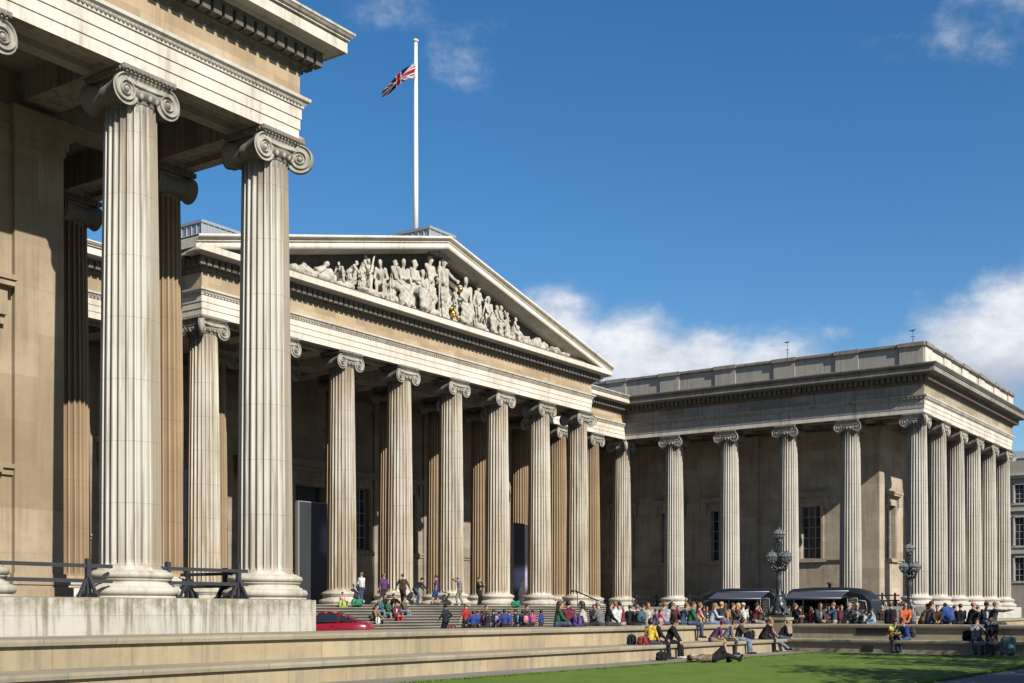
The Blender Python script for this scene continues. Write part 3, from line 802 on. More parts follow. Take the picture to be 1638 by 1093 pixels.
# sloping lead roofs over the low ranges beside the portico
for x0, x1 in ((Xw+T+.3, Xp-T-.9), (XP7+T+.9, Xe-T-.3)):
    rf.add([(x0, Yf-T-1.0, 17.08), (x1, Yf-T-1.0, 17.08), (x1, Yf+6, 18.9), (x0, Yf+6, 18.9)], [(0, 1, 2, 3)])
    n = int((x1-x0)/.8)
    for k in range(n+1):
        x = x0+(x1-x0)*k/n; rf.beam((x, Yf-T-.95, 17.12), (x, Yf+6, 18.93), .07, .07)
part(rf, 'roof', 'lead', main)
def lead_box(x0, y0, x1, y1, z0, z1):
    mb = MB(); mb.box(x0, y0, z0, x1, y1, z1-.16); mb.box(x0-.08, y0-.08, z1-.16, x1+.08, y1+.08, z1)
    n = max(2, int((x1-x0)/.42))
    for k in range(n+1):
        x = x0+(x1-x0)*k/n; mb.bar((x, y0-.015, z0), (x, y0-.015, z1-.15), .04, 6)
    n = max(2, int((y1-y0)/.42))
    for k in range(n+1):
        y = y0+(y1-y0)*k/n; mb.bar((x0-.015, y, z0), (x0-.015, y, z1-.15), .04, 6)
    part(mb, 'roof_lantern', 'lead', main)
lead_box(56.3, 45.35, 58.65, 47.9, 20.6, 22.15)
lead_box(46.7, 54.0, 68.0, 62.0, 17.0, 21.6)

# ------------------------------------------------------------------ flat roofs and the east parapet
for root, x0, y0, x1, y1 in ((west, Xw-6*S, Yw-T+.3, Xw+T-.3, WB+6), (east, Xe-T+.3, Ye-T+.3, XE5+T-.3, WB+6)):
    mb = MB(); mb.box(x0, y0, 17.06, x1, y1, 17.2); part(mb, 'roof', 'lead', root)
mb = MB(); cp = MB()
def parapet(P, u0, u1, cols, sgn=1):
    band(mb, P, u0, u1, 17.05, 18.42, -.5)
    band(cp, P, u0, u1, 18.42, 18.50, .12); band(cp, P, u0, u1, 18.50, 18.67, .20)
    for c_ in cols:
        band(mb, P, c_-.85, c_+.85, 17.05, 18.42, .12); band(cp, P, c_-.95, c_+.95, 18.43, 18.70, .27)
PWp = lambda u, v, z: (Xe-T-v, u, z); PSp = lambda u, v, z: (u, Ye-T-v, z)
parapet(PWp, Ye-T+.0, WB+6, [Ye+.14]+[Ye+S*k for k in range(1, 8)])
mb.mi = [1]*len(mb.f)  # west side of the parapet takes the shade-coloured stone
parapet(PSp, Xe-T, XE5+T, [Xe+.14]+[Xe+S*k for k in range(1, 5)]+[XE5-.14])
pp = part(mb, 'parapet', ['ent_east', 'ent_east_shade'], east); cp.obj('coping', 'cornice_soot', pp)

# ------------------------------------------------------------------ ground
def sheet(name, polys, m_, z, kind='structure'):
    mb = MB()
    for x0, y0, x1, y1 in polys: mb.add([(x0, y0, z), (x1, y0, z), (x1, y1, z), (x0, y1, z)], [(0, 1, 2, 3)])
    return tag(mb.obj(name, m_), kind=kind)


sheet('ground', [(-1200, -1200, 1500, 1500)], 'earth', LZ-.35)
sheet('path', [(-40, 8.3, 48.5, 20.06), (67.5, -30, 120, 21.3)], 'path_paving', LZ)
sheet('south_path', [(-60, -40, 48.5, 8.3)], 'south_path', LZ+.002)
sheet('forecourt', [(-60, 23.3, 140, 60), (52.0, -40, 65.1, 23.3), (100, -40, 200, 23.3)], 'yard_paving', GZ)
lawn = MB()
nx, ny = 160, 44; x0, x1, y0, y1 = -10, 46.3, 8.5, 18.05
rows = [[(x0+(x1-x0)*i/nx, y0+(y1-y0)*j/ny, LZ+.012+.018*(sin(i*1.7+j*.9)*sin(j*2.3+i*.31))+rng.uniform(0, .012)) for i in range(nx+1)] for j in range(ny+1)]
lawn.grid(rows)
tag(lawn.obj('lawn', 'grass'), kind='structure')

# ------------------------------------------------------------------ terrace walls with two tiers of seats
def tier_profile():  # (distance back from the foot, z) of the face
    return [(0, LZ-.3), (0, LZ+.005), (.0, -1.665), (-.10, -1.665), (-.12, -1.60), (-.12, -1.545), (-.10, -1.540), (1.33, -1.535), (1.33, -1.07), (1.22, -1.07), (1.20, -1.0), (1.20, -.945), (1.22, -.94), (3.42, -.93), (3.42, GZ-.2)]


def tier_wall(name, label, P, u0, u1, face='terrace_stone'):
    root = tag(empty(name, P(u0, 0, LZ)), label, 'wall')
    pr = tier_profile(); mb = MB(); cpm = MB()
    def strip(m, idx):
        m.grid([[P(u, *pr[i]) for i in idx] for u in (u0, u1)], 0, False)
    strip(mb, [0, 1, 2]); strip(mb, [7, 8]); strip(mb, [13, 14]); strip(cpm, [2, 3, 4, 5, 6, 7]); strip(cpm, [8, 9, 10, 11, 12, 13])
    for u in (u0, u1):
        mb.add([P(u, *q) for q in pr], [tuple(range(len(pr)))])
    part(mb, 'wall_face', face, root); part(cpm, 'coping', 'terrace_cap', root)
    return root


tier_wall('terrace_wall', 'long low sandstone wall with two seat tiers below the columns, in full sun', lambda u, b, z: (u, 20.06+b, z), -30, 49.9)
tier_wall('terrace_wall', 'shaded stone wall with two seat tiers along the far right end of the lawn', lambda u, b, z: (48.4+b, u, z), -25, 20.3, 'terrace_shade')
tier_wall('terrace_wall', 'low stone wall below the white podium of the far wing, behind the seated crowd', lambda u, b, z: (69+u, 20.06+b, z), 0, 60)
for (px_, py_, lab) in ((50.75, 21.35, 'square stone pier under the globe lamp at the lawn corner'), (66.2, 20.45, 'square stone pier under the farther globe lamp')):
    mb = MB(); mb.box(px_-.38, py_-.45, GZ-.3, px_+.38, py_+.45, -.78); mb.box(px_-.43, py_-.50, -.78, px_+.43, py_+.50, -.66)
    o = empty('stone_pier', (px_, py_, GZ)); tag(o, lab, 'pier'); part(mb, 'pier_block', 'terrace_stone', o)

# ------------------------------------------------------------------ lamps
def lamp(x, y, zb, label):
    root = tag(empty('street_lamp', (x, y, zb)), label, 'lamp', 'globe lamps on stone piers')
    L = lambda mb, nm, m_: mb.obj(nm, m_, root)
    b_ = MB(); b_.box(-.42, -.42, 0, .42, .42, .10)
    b_.lathe([(.36, .10), (.38, .16), (.30, .22), (.33, .30), (.27, .48), (.30, .60), (.22, .66), (.26, .72), (.19, .80), (.21, .86), (.14, .92)], n=20)
    for i in range(4):
        a = pi/4+i*pi/2
        for k in range(9):
            t = k/8; r = .44-.16*t+.06*sin(t*6.2); b_.sphere((r*cos(a+.25*sin(t*5)), r*sin(a+.25*sin(t*5)), .14+.5*t), .10-.05*t, 7, 5)
        b_.sphere((.36*cos(a+pi/4), .36*sin(a+pi/4), .2), .10, 8, 6)
    L(b_, 'pedestal', 'lamp_iron')
    p_ = MB(); p_.lathe([(.125, .9), (.125, 1.0), (.11, 1.02), (.105, 2.05), (.14, 2.08), (.15, 2.14), (.11, 2.2), (.10, 2.3), (.13, 2.36), (.08, 2.44), (.075, 3.2), (.10, 3.24), (.13, 3.28), (.16, 3.36), (.10, 3.40)], n=16)
    for k in range(10):
        a = 2*pi*k/10; p_.bar((.112*cos(a), .112*sin(a), 1.03), (.106*cos(a), .106*sin(a), 2.04), .014, 5)
    for k in range(6):
        a = 2*pi*k/6
        for j in range(5):
            t = j/4; p_.sphere((.13*cos(a+t), .13*sin(a+t), 2.9+.3*t), .035, 6, 4)
    L(p_, 'post', 'lamp_iron')
    ar = MB(); gl = [(0, 0, 3.62)]
    for k in range(3):
        a = YAW+pi/2+.35+2*pi*k/3; c_ = (cos(a), sin(a)); gx, gy = .36*c_[0], .36*c_[1]; gl.append((gx, gy, 2.62))
        pts = [(.1, 2.1), (.22, 2.02), (.34, 2.08), (.38, 2.2), (.36, 2.34)]
        for q, r_ in zip(pts, pts[1:]): ar.bar((q[0]*c_[0], q[0]*c_[1], q[1]), (r_[0]*c_[0], r_[0]*c_[1], r_[1]), .045, 7)
        pts = [(.1, 2.4), (.2, 2.22), (.28, 2.2), (.3, 2.28)]
        for q, r_ in zip(pts, pts[1:]): ar.bar((q[0]*c_[0], q[0]*c_[1], q[1]), (r_[0]*c_[0], r_[0]*c_[1], r_[1]), .03, 6)
        for j in range(5): ar.sphere((.25*cos(a+j*.3-.6), .25*sin(a+j*.3-.6), 2.12+.05*(j % 2)), .055, 6, 5)
        ar.lathe([(.05, 2.3), (.12, 2.34), (.17, 2.40), (.12, 2.42)], gx, gy, 12)
    L(ar, 'bracket', 'lamp_iron')
    for gx, gy, gz in gl:
        g = MB(); r = .245; g.sphere((gx, gy, gz), r, 22, 14); go = L(g, 'globe', 'globe_glass')
        c_ = MB()
        for k in range(12):
            a = 2*pi*k/12; pts = [(gx+(r+.006)*cos(t)*cos(a), gy+(r+.006)*cos(t)*sin(a), gz+(r+.006)*sin(t)) for t in [-1.35+1.35*j/7 for j in range(8)]]
            for q, r_ in zip(pts, pts[1:]): c_.bar(q, r_, .009, 4)
        for tz, rr in ((0, .016), (-.75, .008)):
            pts = [(gx+(r+.008)*cos(tz)*cos(2*pi*j/24), gy+(r+.008)*cos(tz)*sin(2*pi*j/24), gz+(r+.008)*sin(tz)) for j in range(25)]
            for q, r_ in zip(pts, pts[1:]): c_.bar(q, r_, rr, 5)
        c_.obj('cage', 'lamp_iron', go)
        k_ = MB(); k_.lathe([(.10, .225), (.07, .25), (.03, .29), (.045, .31), (.0, .34)], gx, gy, 10, cz=gz); k_.obj('globe_cap', 'lamp_iron', go)
        k_ = MB(); k_.lathe([(.06, -.30), (.12, -.225)], gx, gy, 10, cz=gz); k_.obj('globe_cup', 'lamp_iron', go)
    return root


lamp(50.75, 21.35, -.66, 'nearer black iron lamp with clustered glass globes, on the pier at the lawn corner')
lamp(66.2, 20.45, -.66, 'farther black iron globe lamp in front of the corner column of the right wing')

# ------------------------------------------------------------------ timber barriers between the columns
def barrier(x0, y0, x1, y1, label, posts, over=.55, z=PZ, group='dark rail barriers between the columns'):
    root = tag(empty('barrier', (x0, y0, z)), label, 'barrier', group)
    d = np.array((x1-x0, y1-y0, 0.0)); L = np.linalg.norm(d); d /= L; n_ = np.array((d[1], -d[0], 0))
    rl = MB()
    for zz in (.80, .42):
        rl.beam(-d*over*.6+(0, 0, zz), d*(L+over*.6)+(0, 0, zz), .06, .095)
        rl_ = 0
    rl.obj('rail', 'rail_wood', root)
    for t in posts:
        q = d*L*t; ps = MB(); ps.beam(q+(0, 0, 0), q+(0, 0, .98), .12, .11, up=tuple(n_))
        for s_ in (-1, 1):
            ps.beam(q+n_*s_*.36+(0, 0, .02), q+n_*s_*.05+(0, 0, .52), .07, .07, up=tuple(d)); ps.beam(q+d*s_*.28+(0, 0, .02), q+d*s_*.04+(0, 0, .48), .07, .07, up=tuple(n_))
        ps.beam(q-n_*.42+(0, 0, .05), q+n_*.42+(0, 0, .05), .08, .08)
        ps.obj('post', 'rail_wood', root)
    return root


barrier(14.9, 26.5, 19.25, 26.5, 'dark timber rail barrier at the left edge, before the nearest wing', (.0, 1.0), 1.2)
barrier(21.75, 26.5, 24.25, 26.5, 'short dark rail barrier between the two nearest pale columns', (0, 1))
barrier(25.9, 28.9, 25.9, 30.6, 'dark rail barrier on the wing side, seen behind the short front barrier', (0, 1))
barrier(25.9, 33.6, 25.9, 35.4, 'dark rail barrier deeper in the nearest wing, behind the brown stained column', (0, 1))
for k in range(0, 5):
    barrier(Xe-.2, Yf-k*S-1.5, Xe-.2, Yf-(k+1)*S+1.5, ('dark rail barrier beside the brown corner column of the far wing', 'dark rail barrier left of the first food van', 'dark rail barrier hidden mostly by the first food van', 'dark rail barrier hidden mostly by the second food van', 'dark rail barrier right of the second food van, by the corner column')[k], (0, 1) if k != 4 else (0, .5, 1))

# ------------------------------------------------------------------ hand rail on the steps
hr = tag(empty('handrail', (73.0, SY, PZ)), 'sloping black metal handrail at the right side of the portico steps', 'handrail')
X0h = at_y(922, SY+.3); mb = MB()
mb.bar((X0h, SY+.35, .98), (X0h, SY-4.4, -.85), .045, 8); mb.bar((X0h, SY+.35, .98), (X0h, SY+.6, .98), .045, 8); mb.sphere((X0h, SY+.62, .98), .09)
part(mb, 'rail', 'iron', hr)
for t in (.02, .35, .68, .98):
    mb = MB(); y = SY+.3-4.7*t; z = .96-1.81*t; mb.bar((X0h, y, z), (X0h, y, z-1.0), .03, 6); part(mb, 'baluster', 'iron', hr)

# ------------------------------------------------------------------ dark standing banner panels in the portico
def banner(x, y, w_, h_, label, arch):
    root = tag(empty('banner_panel', (x, y, PZ)), label, 'banner', 'tall banner panels between the portico columns')
    mb = MB(); mb.box(0, 0, 0, w_, .22, h_); mb.obj('frame', 'banner_side', root)
    f = MB(); f.box(.09, -.02, .05, w_-.03, -.003, h_-.05); f.obj('face', 'banner_pale' if arch else 'banner_face', root)
    if arch:
        a = MB(); pts = [(.60, .06), (1.42, .06), (1.42, 2.0), (1.30, 1.95), (1.05, 1.75), (.8, 1.45), (.66, 1.1), (.60, .8)]
        a.prism(pts, 'y', -.03, -.022); a.obj('print', 'banner_print', root)
    return root


def banner_mats():
    for nm, pale in (('banner_face', False), ('banner_pale', True)):
        b, p = mat(nm, .55, .3)
        tc = b.n('ShaderNodeTexCoord').outputs['Object']; x, y, z = b.xyz(tc)
        n = b.noise(tc, .9, 5)
        base = b.mix(n, (.017, .017, .02, 1), (.034, .034, .04, 1))
        if pale:
            g = b.m('MULTIPLY', b.ramp(z, .9, 1.6), b.ramp(z, 3.0, 2.2)); base = b.mix(b.m('MULTIPLY', g, b.m('ADD', .35, b.m('MULTIPLY', n, .9))), base, (.35, .3, .45, 1))
        else:
            g = b.m('MULTIPLY', b.m('MULTIPLY', b.ramp(z, 2.6, 3.3), b.ramp(z, 5.0, 4.0)), b.ramp(x, 1.5, 2.1)); base = b.mix(b.m('MULTIPLY', g, n), base, (.2, .19, .28, 1))
        b.put(p.inputs['Base Color'], base)
    b, p = mat('banner_print', .6, .3)
    tc = b.n('ShaderNodeTexCoord').outputs['Object']
    b.put(p.inputs['Base Color'], b.mix(b.ramp(b.noise(tc, 6, 5, .7), .45, .6), (.55, .47, .44, 1), (.25, .16, .14, 1)))
    plain('banner_side', (.26, .24, .21), .6)


banner_mats()
by = Yp+2.2
banner(at_y(477, by), by, 2.3, 5.75, 'left tall dark grey banner panel, plain faced, between portico columns', False)
banner(at_y(821, by), by, 2.2, 5.75, 'right tall dark banner panel with a pale arched picture at its foot', True)

# ------------------------------------------------------------------ flagpole and flag
fp = tag(empty('flagpole', (56.85, 46.85, 22.1)), 'tall white flagpole on the lead roof box behind the pediment', 'flagpole')
mb = MB(); mb.lathe([(.155, -.4), (.15, 3), (.10, 11.4)], n=14); mb.obj('pole', 'white_paint', fp)
mb = MB(); mb.lathe([(.1, 11.4), (.17, 11.42), (.17, 11.5), (.12, 11.55), (.0, 11.62)], n=14); mb.obj('finial', 'white_paint', fp)


def flag():
    b, p = mat('flag_cloth', .85, .15)
    uv = b.n('ShaderNodeUVMap', uv_map='flag').outputs[0]; u, v, _ = b.xyz(uv)
    x = b.m('MULTIPLY', b.m('SUBTRACT', u, .5), 60.0); y = b.m('MULTIPLY', b.m('SUBTRACT', v, .5), 30.0)
    lt = lambda a, c: b.m('LESS_THAN', a, c)
    ax, ay = b.m('ABSOLUTE', x), b.m('ABSOLUTE', y)
    d1 = b.m('ABSOLUTE', b.m('MULTIPLY', b.m('SUBTRACT', y, b.m('MULTIPLY', x, .5)), .894)); d2 = b.m('ABSOLUTE', b.m('MULTIPLY', b.m('ADD', y, b.m('MULTIPLY', x, .5)), .894))
    c = b.mix(b.m('MAXIMUM', lt(d1, 3.0), lt(d2, 3.0)), (.008, .014, .07, 1), (.42, .42, .42, 1))
    c = b.mix(b.m('MAXIMUM', lt(d1, 1.0), lt(d2, 1.0)), c, (.27, .01, .02, 1))
    c = b.mix(b.m('MAXIMUM', lt(ax, 5.0), lt(ay, 5.0)), c, (.42, .42, .42, 1))
    c = b.mix(b.m('MAXIMUM', lt(ax, 3.0), lt(ay, 3.0)), c, (.27, .01, .02, 1))
    b.put(p.inputs['Base Color'], c)
    NX, NY = 26, 12; L = 2.75; vs_ = []; uvs = []
    for i in range(NX+1):
        t = i/NX; hh = .95*(1-t)**.9+.30; cz = -.6*t-1.25*t**1.1
        for j in range(NY+1):
            s_ = j/NY-.5
            fold = .20*sin(s_*11+t*5)*(.4+t)
            vs_.append((t*L*.80, fold+.25*sin(t*4.5), cz+s_*hh)); uvs.append((t, j/NY))
    fs_ = [(i*(NY+1)+j, (i+1)*(NY+1)+j, (i+1)*(NY+1)+j+1, i*(NY+1)+j+1) for i in range(NX) for j in range(NY)]
    me = bpy.data.meshes.new('flag'); me.from_pydata(vs_, [], fs_); me.materials.append(M['flag_cloth'])
    l = me.uv_layers.new(name='flag')
    for lp in me.loops: l.data[lp.index].uv = uvs[lp.vertex_index]
    me.polygons.foreach_set('use_smooth', [True]*len(fs_))
    o = link('flag', me); o.location = (56.80, 46.80, 31.80); o.rotation_euler.z = YAW-R(90)+pi; o.scale = (.92, .9, .74)
    tag(o, 'union flag blown out to the left near the top of the white flagpole', 'flag')


flag()
# lightning-rod finials on the east parapet
for px_, hh, lab in ((1259.5, 1.35, 'thin metal rooftop mast on the far parapet, smaller and farther of the pair'), (1460.5, 1.0, 'thin metal rooftop mast with a perched bird shape near the parapet corner')):
    y = at_x(px_, Xe-T+.3); o = tag(empty('roof_mast', (Xe-T+.3, y, 18.6)), lab, 'mast', 'rooftop masts')
    mb = MB(); mb.bar((0, 0, 0), (0, 0, hh), .024, 6, .015); mb.sphere((0, 0, hh*.45), .045); mb.bar((-.1, .1, hh*.6), (.1, -.1, hh*.62), .03, 5); mb.obj('rod', 'iron', o)
    mb = MB(); mb.sphere((0, 0, hh+.05), .075, 10, 7, sc_=(1.0, 1.5, .8)); mb.sphere((0, -.15, hh+.11), .045); mb.bar((0, .1, hh+.07), (0, .32, hh+.02), .05, 6, .01); mb.obj('finial', 'iron', o)

# ------------------------------------------------------------------ residence beyond on the right
fr = tag(empty('residence', (143, 30, GZ)), 'distant grey stone house with rows of sash windows at the right edge', 'building')
Pf = lambda u, v, z: (143-v, u, z)
wins = []
for z0, h_ in ((3.3-.0, 2.6), (7.2, 3.1), (11.9, 2.0)):
    for k in range(6): wins.append((31.75-4.1*k, z0-.4, 1.75, h_))
m_ = wall_mb(Pf, 4, 40, GZ, 16.4, wins, .3); b_ = MB()
band(b_, Pf, 4, 40, 5.9, 6.3, .2); band(b_, Pf, 4, 40, 10.6, 10.9, .18); band(b_, Pf, 4, 40, 14.2, 14.5, .25); band(b_, Pf, 4, 40, 14.5, 14.75, .5)
part(m_, 'wall', 'far_stone', fr); part(b_, 'string_course', 'podium_far', fr)
rm = MB(); rm.add([(142.9, 4, 16.4), (142.9, 40, 16.4), (146, 40, 17.6), (146, 4, 17.6)], [(0, 1, 2, 3)]); rm.box(143.4, 4, 14.8, 150, 40, 16.38); part(rm, 'roof', 'lead', fr)
for u, z0, w_, h_ in wins:
    f = MB(); a, c = u-w_/2, u+w_/2
    for a_, c_, z_, y_ in ((a-.18, a, z0-.1, z0+h_+.15), (c, c+.18, z0-.1, z0+h_+.15), (a-.18, c+.18, z0+h_, z0+h_+.18), (a-.3, c+.3, z0-.22, z0-.02)): band(f, Pf, a_, c_, z_, y_, .1)
    o = part(f, 'window', 'podium_far', fr)
    g = MB(); q = [Pf(a, -.25, z0), Pf(c, -.25, z0), Pf(c, -.25, z0+h_), Pf(a, -.25, z0+h_)]; g.add(q, [(0, 1, 2, 3)]); g.obj('pane', 'window_glass', o)
    s_ = MB()
    for i in range(5): band(s_, lambda u_, v_, z_: Pf(u_, v_-.24, z_), a+w_*i/4-.025, a+w_*i/4+.025, z0, z0+h_, .03)
    for j in range(5): band(s_, lambda u_, v_, z_: Pf(u_, v_-.24, z_), a, c, z0+h_*j/4-.025, z0+h_*j/4+.025, .031)
    s_.obj('glazing_bars', 'bar_white', o)

# short grass standing above the sheet, ragged at the edges
gb = MB(); gr_ = random.Random(5)
for _ in range(9000):
    e_ = gr_.random(); x = gr_.uniform(20, 46.36); y = 18.0+gr_.gauss(.05, .05) if e_ < .55 else 8.5-gr_.gauss(.03, .04)
    if e_ > .8: x = 46.3+gr_.gauss(.03, .04); y = gr_.uniform(8.4, 18.1)
    for k in range(2):
        a = gr_.uniform(0, 6.28); h_ = gr_.uniform(.01, .05); dx, dy = cos(a)*.025, sin(a)*.025; lx, ly = gr_.gauss(0, .02), gr_.gauss(0, .02)
        gb.add([(x-dx, y-dy, LZ), (x+dx, y+dy, LZ), (x+lx, y+ly, LZ+.02+h_)], [(0, 1, 2)])
tag(gb.obj('grass', 'grass'), 'ragged fringe of grass blades along the lawn edges', kind='stuff')

# ------------------------------------------------------------------ bodies: smooth-blended volumes meshed with surface nets
def nets(fn, lo, hi, h):
    lo = np.array(lo, float)-2*h; hi = np.array(hi, float)+2*h
    n = np.maximum(4, np.ceil((hi-lo)/h).astype(int)+1)
    ax = [lo[i]+h*np.arange(n[i]) for i in range(3)]
    G = np.stack(np.meshgrid(*ax, indexing='ij'), -1)
    D = fn(G.reshape(-1, 3)).reshape(n)
    s_ = D < 0
    c = [(0, 0, 0), (1, 0, 0), (0, 1, 0), (1, 1, 0), (0, 0, 1), (1, 0, 1), (0, 1, 1), (1, 1, 1)]
    sl_ = lambda A, o: A[o[0]:n[0]-1+o[0], o[1]:n[1]-1+o[1], o[2]:n[2]-1+o[2]]
    cnt = sum(sl_(s_, o).astype(int) for o in c); act = (cnt > 0) & (cnt < 8)
    idx = -np.ones(act.shape, int); ii = np.argwhere(act); idx[act] = np.arange(len(ii))
    if len(ii) == 0: return [], []
    acc = np.zeros((len(ii), 3)); k = np.zeros(len(ii))
    for a in range(8):
        for b_ in range(a+1, 8):
            if sum(abs(c[a][q]-c[b_][q]) for q in range(3)) != 1: continue
            da = D[ii[:, 0]+c[a][0], ii[:, 1]+c[a][1], ii[:, 2]+c[a][2]]; db = D[ii[:, 0]+c[b_][0], ii[:, 1]+c[b_][1], ii[:, 2]+c[b_][2]]
            m_ = (da < 0) != (db < 0); t = np.where(m_, da/np.where(m_, da-db, 1), 0)
            p_ = np.array(c[a])+t[:, None]*(np.array(c[b_])-np.array(c[a])); acc += np.where(m_[:, None], p_, 0); k += m_
    V = lo+h*(ii+acc/k[:, None]); F = []
    for d in range(3):
        u, v = [(1, 2), (2, 0), (0, 1)][d]
        a = s_; b_ = np.roll(s_, -1, d); ch = a != b_
        sl2 = [slice(1, n[q]-1) for q in range(3)]; sl2[d] = slice(0, n[d]-1)
        e = np.argwhere(ch[tuple(sl2)])+np.array([q.start for q in sl2])
        if len(e) == 0: continue
        def ix(du, dv):
            q = e.copy(); q[:, u] -= du; q[:, v] -= dv; return idx[q[:, 0], q[:, 1], q[:, 2]]
        quad = np.stack([ix(0, 0), ix(1, 0), ix(1, 1), ix(0, 1)], 1)
        ins = a[e[:, 0], e[:, 1], e[:, 2]]; quad[~ins] = quad[~ins][:, ::-1]
        F.append(quad[(quad >= 0).all(1)])
    F = np.concatenate(F)
    return [tuple(q) for q in V], [tuple(int(i) for i in q) for q in F]


def cone(a, b_, ra, rb):
    a = np.array(a, float); b_ = np.array(b_, float); ab = b_-a; L2 = max(1e-9, ab@ab); R_ = max(ra, rb)
    def f(P):
        t = np.clip(((P-a)@ab)/L2, 0, 1); return np.linalg.norm(P-a-t[:, None]*ab, axis=1)-(ra+(rb-ra)*t)
    return f, np.minimum(a, b_)-R_, np.maximum(a, b_)+R_


def ell(c, r, U=None):
    c = np.array(c, float); r = np.array(r, float); U = np.eye(3) if U is None else U
    def f(P):
        q = (P-c)@U.T; k0 = np.linalg.norm(q/r, axis=1); k1 = np.linalg.norm(q/(r*r), axis=1); return k0*(k0-1)/np.maximum(k1, 1e-6)
    return f, c-r.max(), c+r.max()


def blend(pr, k=.03, cut=None, fold=None):
    lo = np.min([p_[1] for p_ in pr], 0); hi = np.max([p_[2] for p_ in pr], 0)
    def f(P):
        d = None
        for p_ in pr:
            e = p_[0](P)
            if d is None: d = e
            else:
                h = np.clip(.5+.5*(e-d)/k, 0, 1); d = e+(d-e)*h-k*h*(1-h)
        if fold is not None: d = d+fold(P)
        for c_ in (cut or ()): d = np.maximum(d, -c_[0](P))
        return d
    return f, lo, hi


def ik(a, t, l1, l2, pole):
    a, t, pole = np.array(a, float), np.array(t, float), np.array(pole, float)
    d = t-a; L = np.linalg.norm(d)
    if L > (l1+l2)*.995: t = a+d/L*(l1+l2)*.995; d = t-a; L = np.linalg.norm(d)
    L = max(L, abs(l1-l2)+.02); n_ = d/np.linalg.norm(d); x = (l1*l1-l2*l2+L*L)/(2*L); h = sqrt(max(0, l1*l1-x*x))
    p_ = pole-n_*(pole@n_); p_ /= max(1e-6, np.linalg.norm(p_))
    return a+n_*x+p_*h, t


def axis_rot(a, ang):
    a = np.array(a, float)/np.linalg.norm(a); K = np.array([[0, -a[2], a[1]], [a[2], 0, -a[0]], [-a[1], a[0], 0]])
    return np.eye(3)+sin(ang)*K+(1-cos(ang))*K@K


def pose(kind, g=0.0, arms='down', lean=None, stride=0.0, drop=.5, legs=None, look=0.0, tip=0.0):
    """joints in metres for a 1.72 m figure facing -y; standing: origin between the feet, seated: origin on the seat"""
    J = {}
    sit = kind == 'sit'
    pel = np.array((0, 0, .10 if sit else .93))
    ln = lean if lean is not None else (.18 if sit else .03)
    if kind == 'bend': ln = lean or 1.0; pel = np.array((0, .12, .90))
    Rl = axis_rot((1, 0, 0), ln)                 # leaning towards -y
    up = Rl@np.array((0, 0, 1.0)); fw = Rl@np.array((0, -1.0, 0))
    J['pel'] = pel; ch = pel+up*.34; J['chest'] = ch; J['neck'] = pel+up*.52
    J['up'] = up
    hp = tip+ln*.35
    Rh = axis_rot((0, 0, 1), look)@axis_rot((1, 0, 0), hp)
    J['head'] = J['neck']+axis_rot((1, 0, 0), hp*.7+ln*.2)@np.array((0, -.02, .165)); J['Rh'] = Rh
    for s_, sg in (('L', 1), ('R', -1)):
        J['sh'+s_] = pel+up*.47+np.array((sg*.185, 0, 0)); J['hip'+s_] = pel+np.array((sg*.09, 0, -.02))
        if sit:
            lg = legs or 'down'
            if lg == 'down': t = np.array((sg*(.10+.05*sin(g*7+sg)), -.47-.06*sin(g*3+sg*2), -drop+.08))
            elif lg == 'hang': t = np.array((sg*.10, -.42-.05*sin(g+sg), -.40))
            elif lg == 'out': t = np.array((sg*.09, -.86, -drop+.07))
            else: t = np.array((-sg*.16, -.36, .06))
            k_, f_ = ik(J['hip'+s_], t, .44, .43, (sg*(.25 if lg != 'cross' else 2.2), -.9, 1.0 if lg != 'cross' else .3))
        else:
            t = np.array((sg*.10, -.01-sg*stride, .085)); k_, f_ = ik(J['hip'+s_], t, .44, .43, (sg*.1, -1, 0))
        J['kn'+s_] = k_; J['ft'+s_] = f_
        J['toe'+s_] = f_+np.array((sg*.03, -.15, -.045 if not (sit and legs == 'cross') else 0))
        sh = J['sh'+s_]; a_ = arms if isinstance(arms, str) else arms[0 if sg > 0 else 1]
        T_ = {'down': (sg*.25, -.03+.22*stride*sg, -.53), 'lap': (sg*.07, -.30, -.40), 'knee': (sg*.14, -.42, -.38), 'face': (sg*.05, -.22, .06), 'phone': (sg*.05, -.33, -.16), 'book': (sg*.09, -.32, -.25),
              'hips': (sg*.17, -.10, -.38), 'up': (sg*.30, -.32, .22), 'back': (sg*.24, .22, -.48), 'point': (sg*.1, -.52, .02), 'cross': (-sg*.1, -.22, -.24), 'side': (sg*.5, -.1, -.2), 'hang': (sg*.14, -.35, -.42), 'behead': (-sg*.02+sg*.1, .08, .26)}[a_]
        t = sh+np.array(T_)-np.array((sg*.0, 0, 0))
        if a_ in ('lap', 'phone', 'face', 'book', 'cross'): t[0] = T_[0]
        if a_ == 'knee' and sit: t = J['kn'+s_]+np.array((0, -.02, .09))
        e_, w_ = ik(sh, t, .285, .255, (sg*.75, .6, -.55)); J['el'+s_] = e_; J['wr'+s_] = w_
    return J


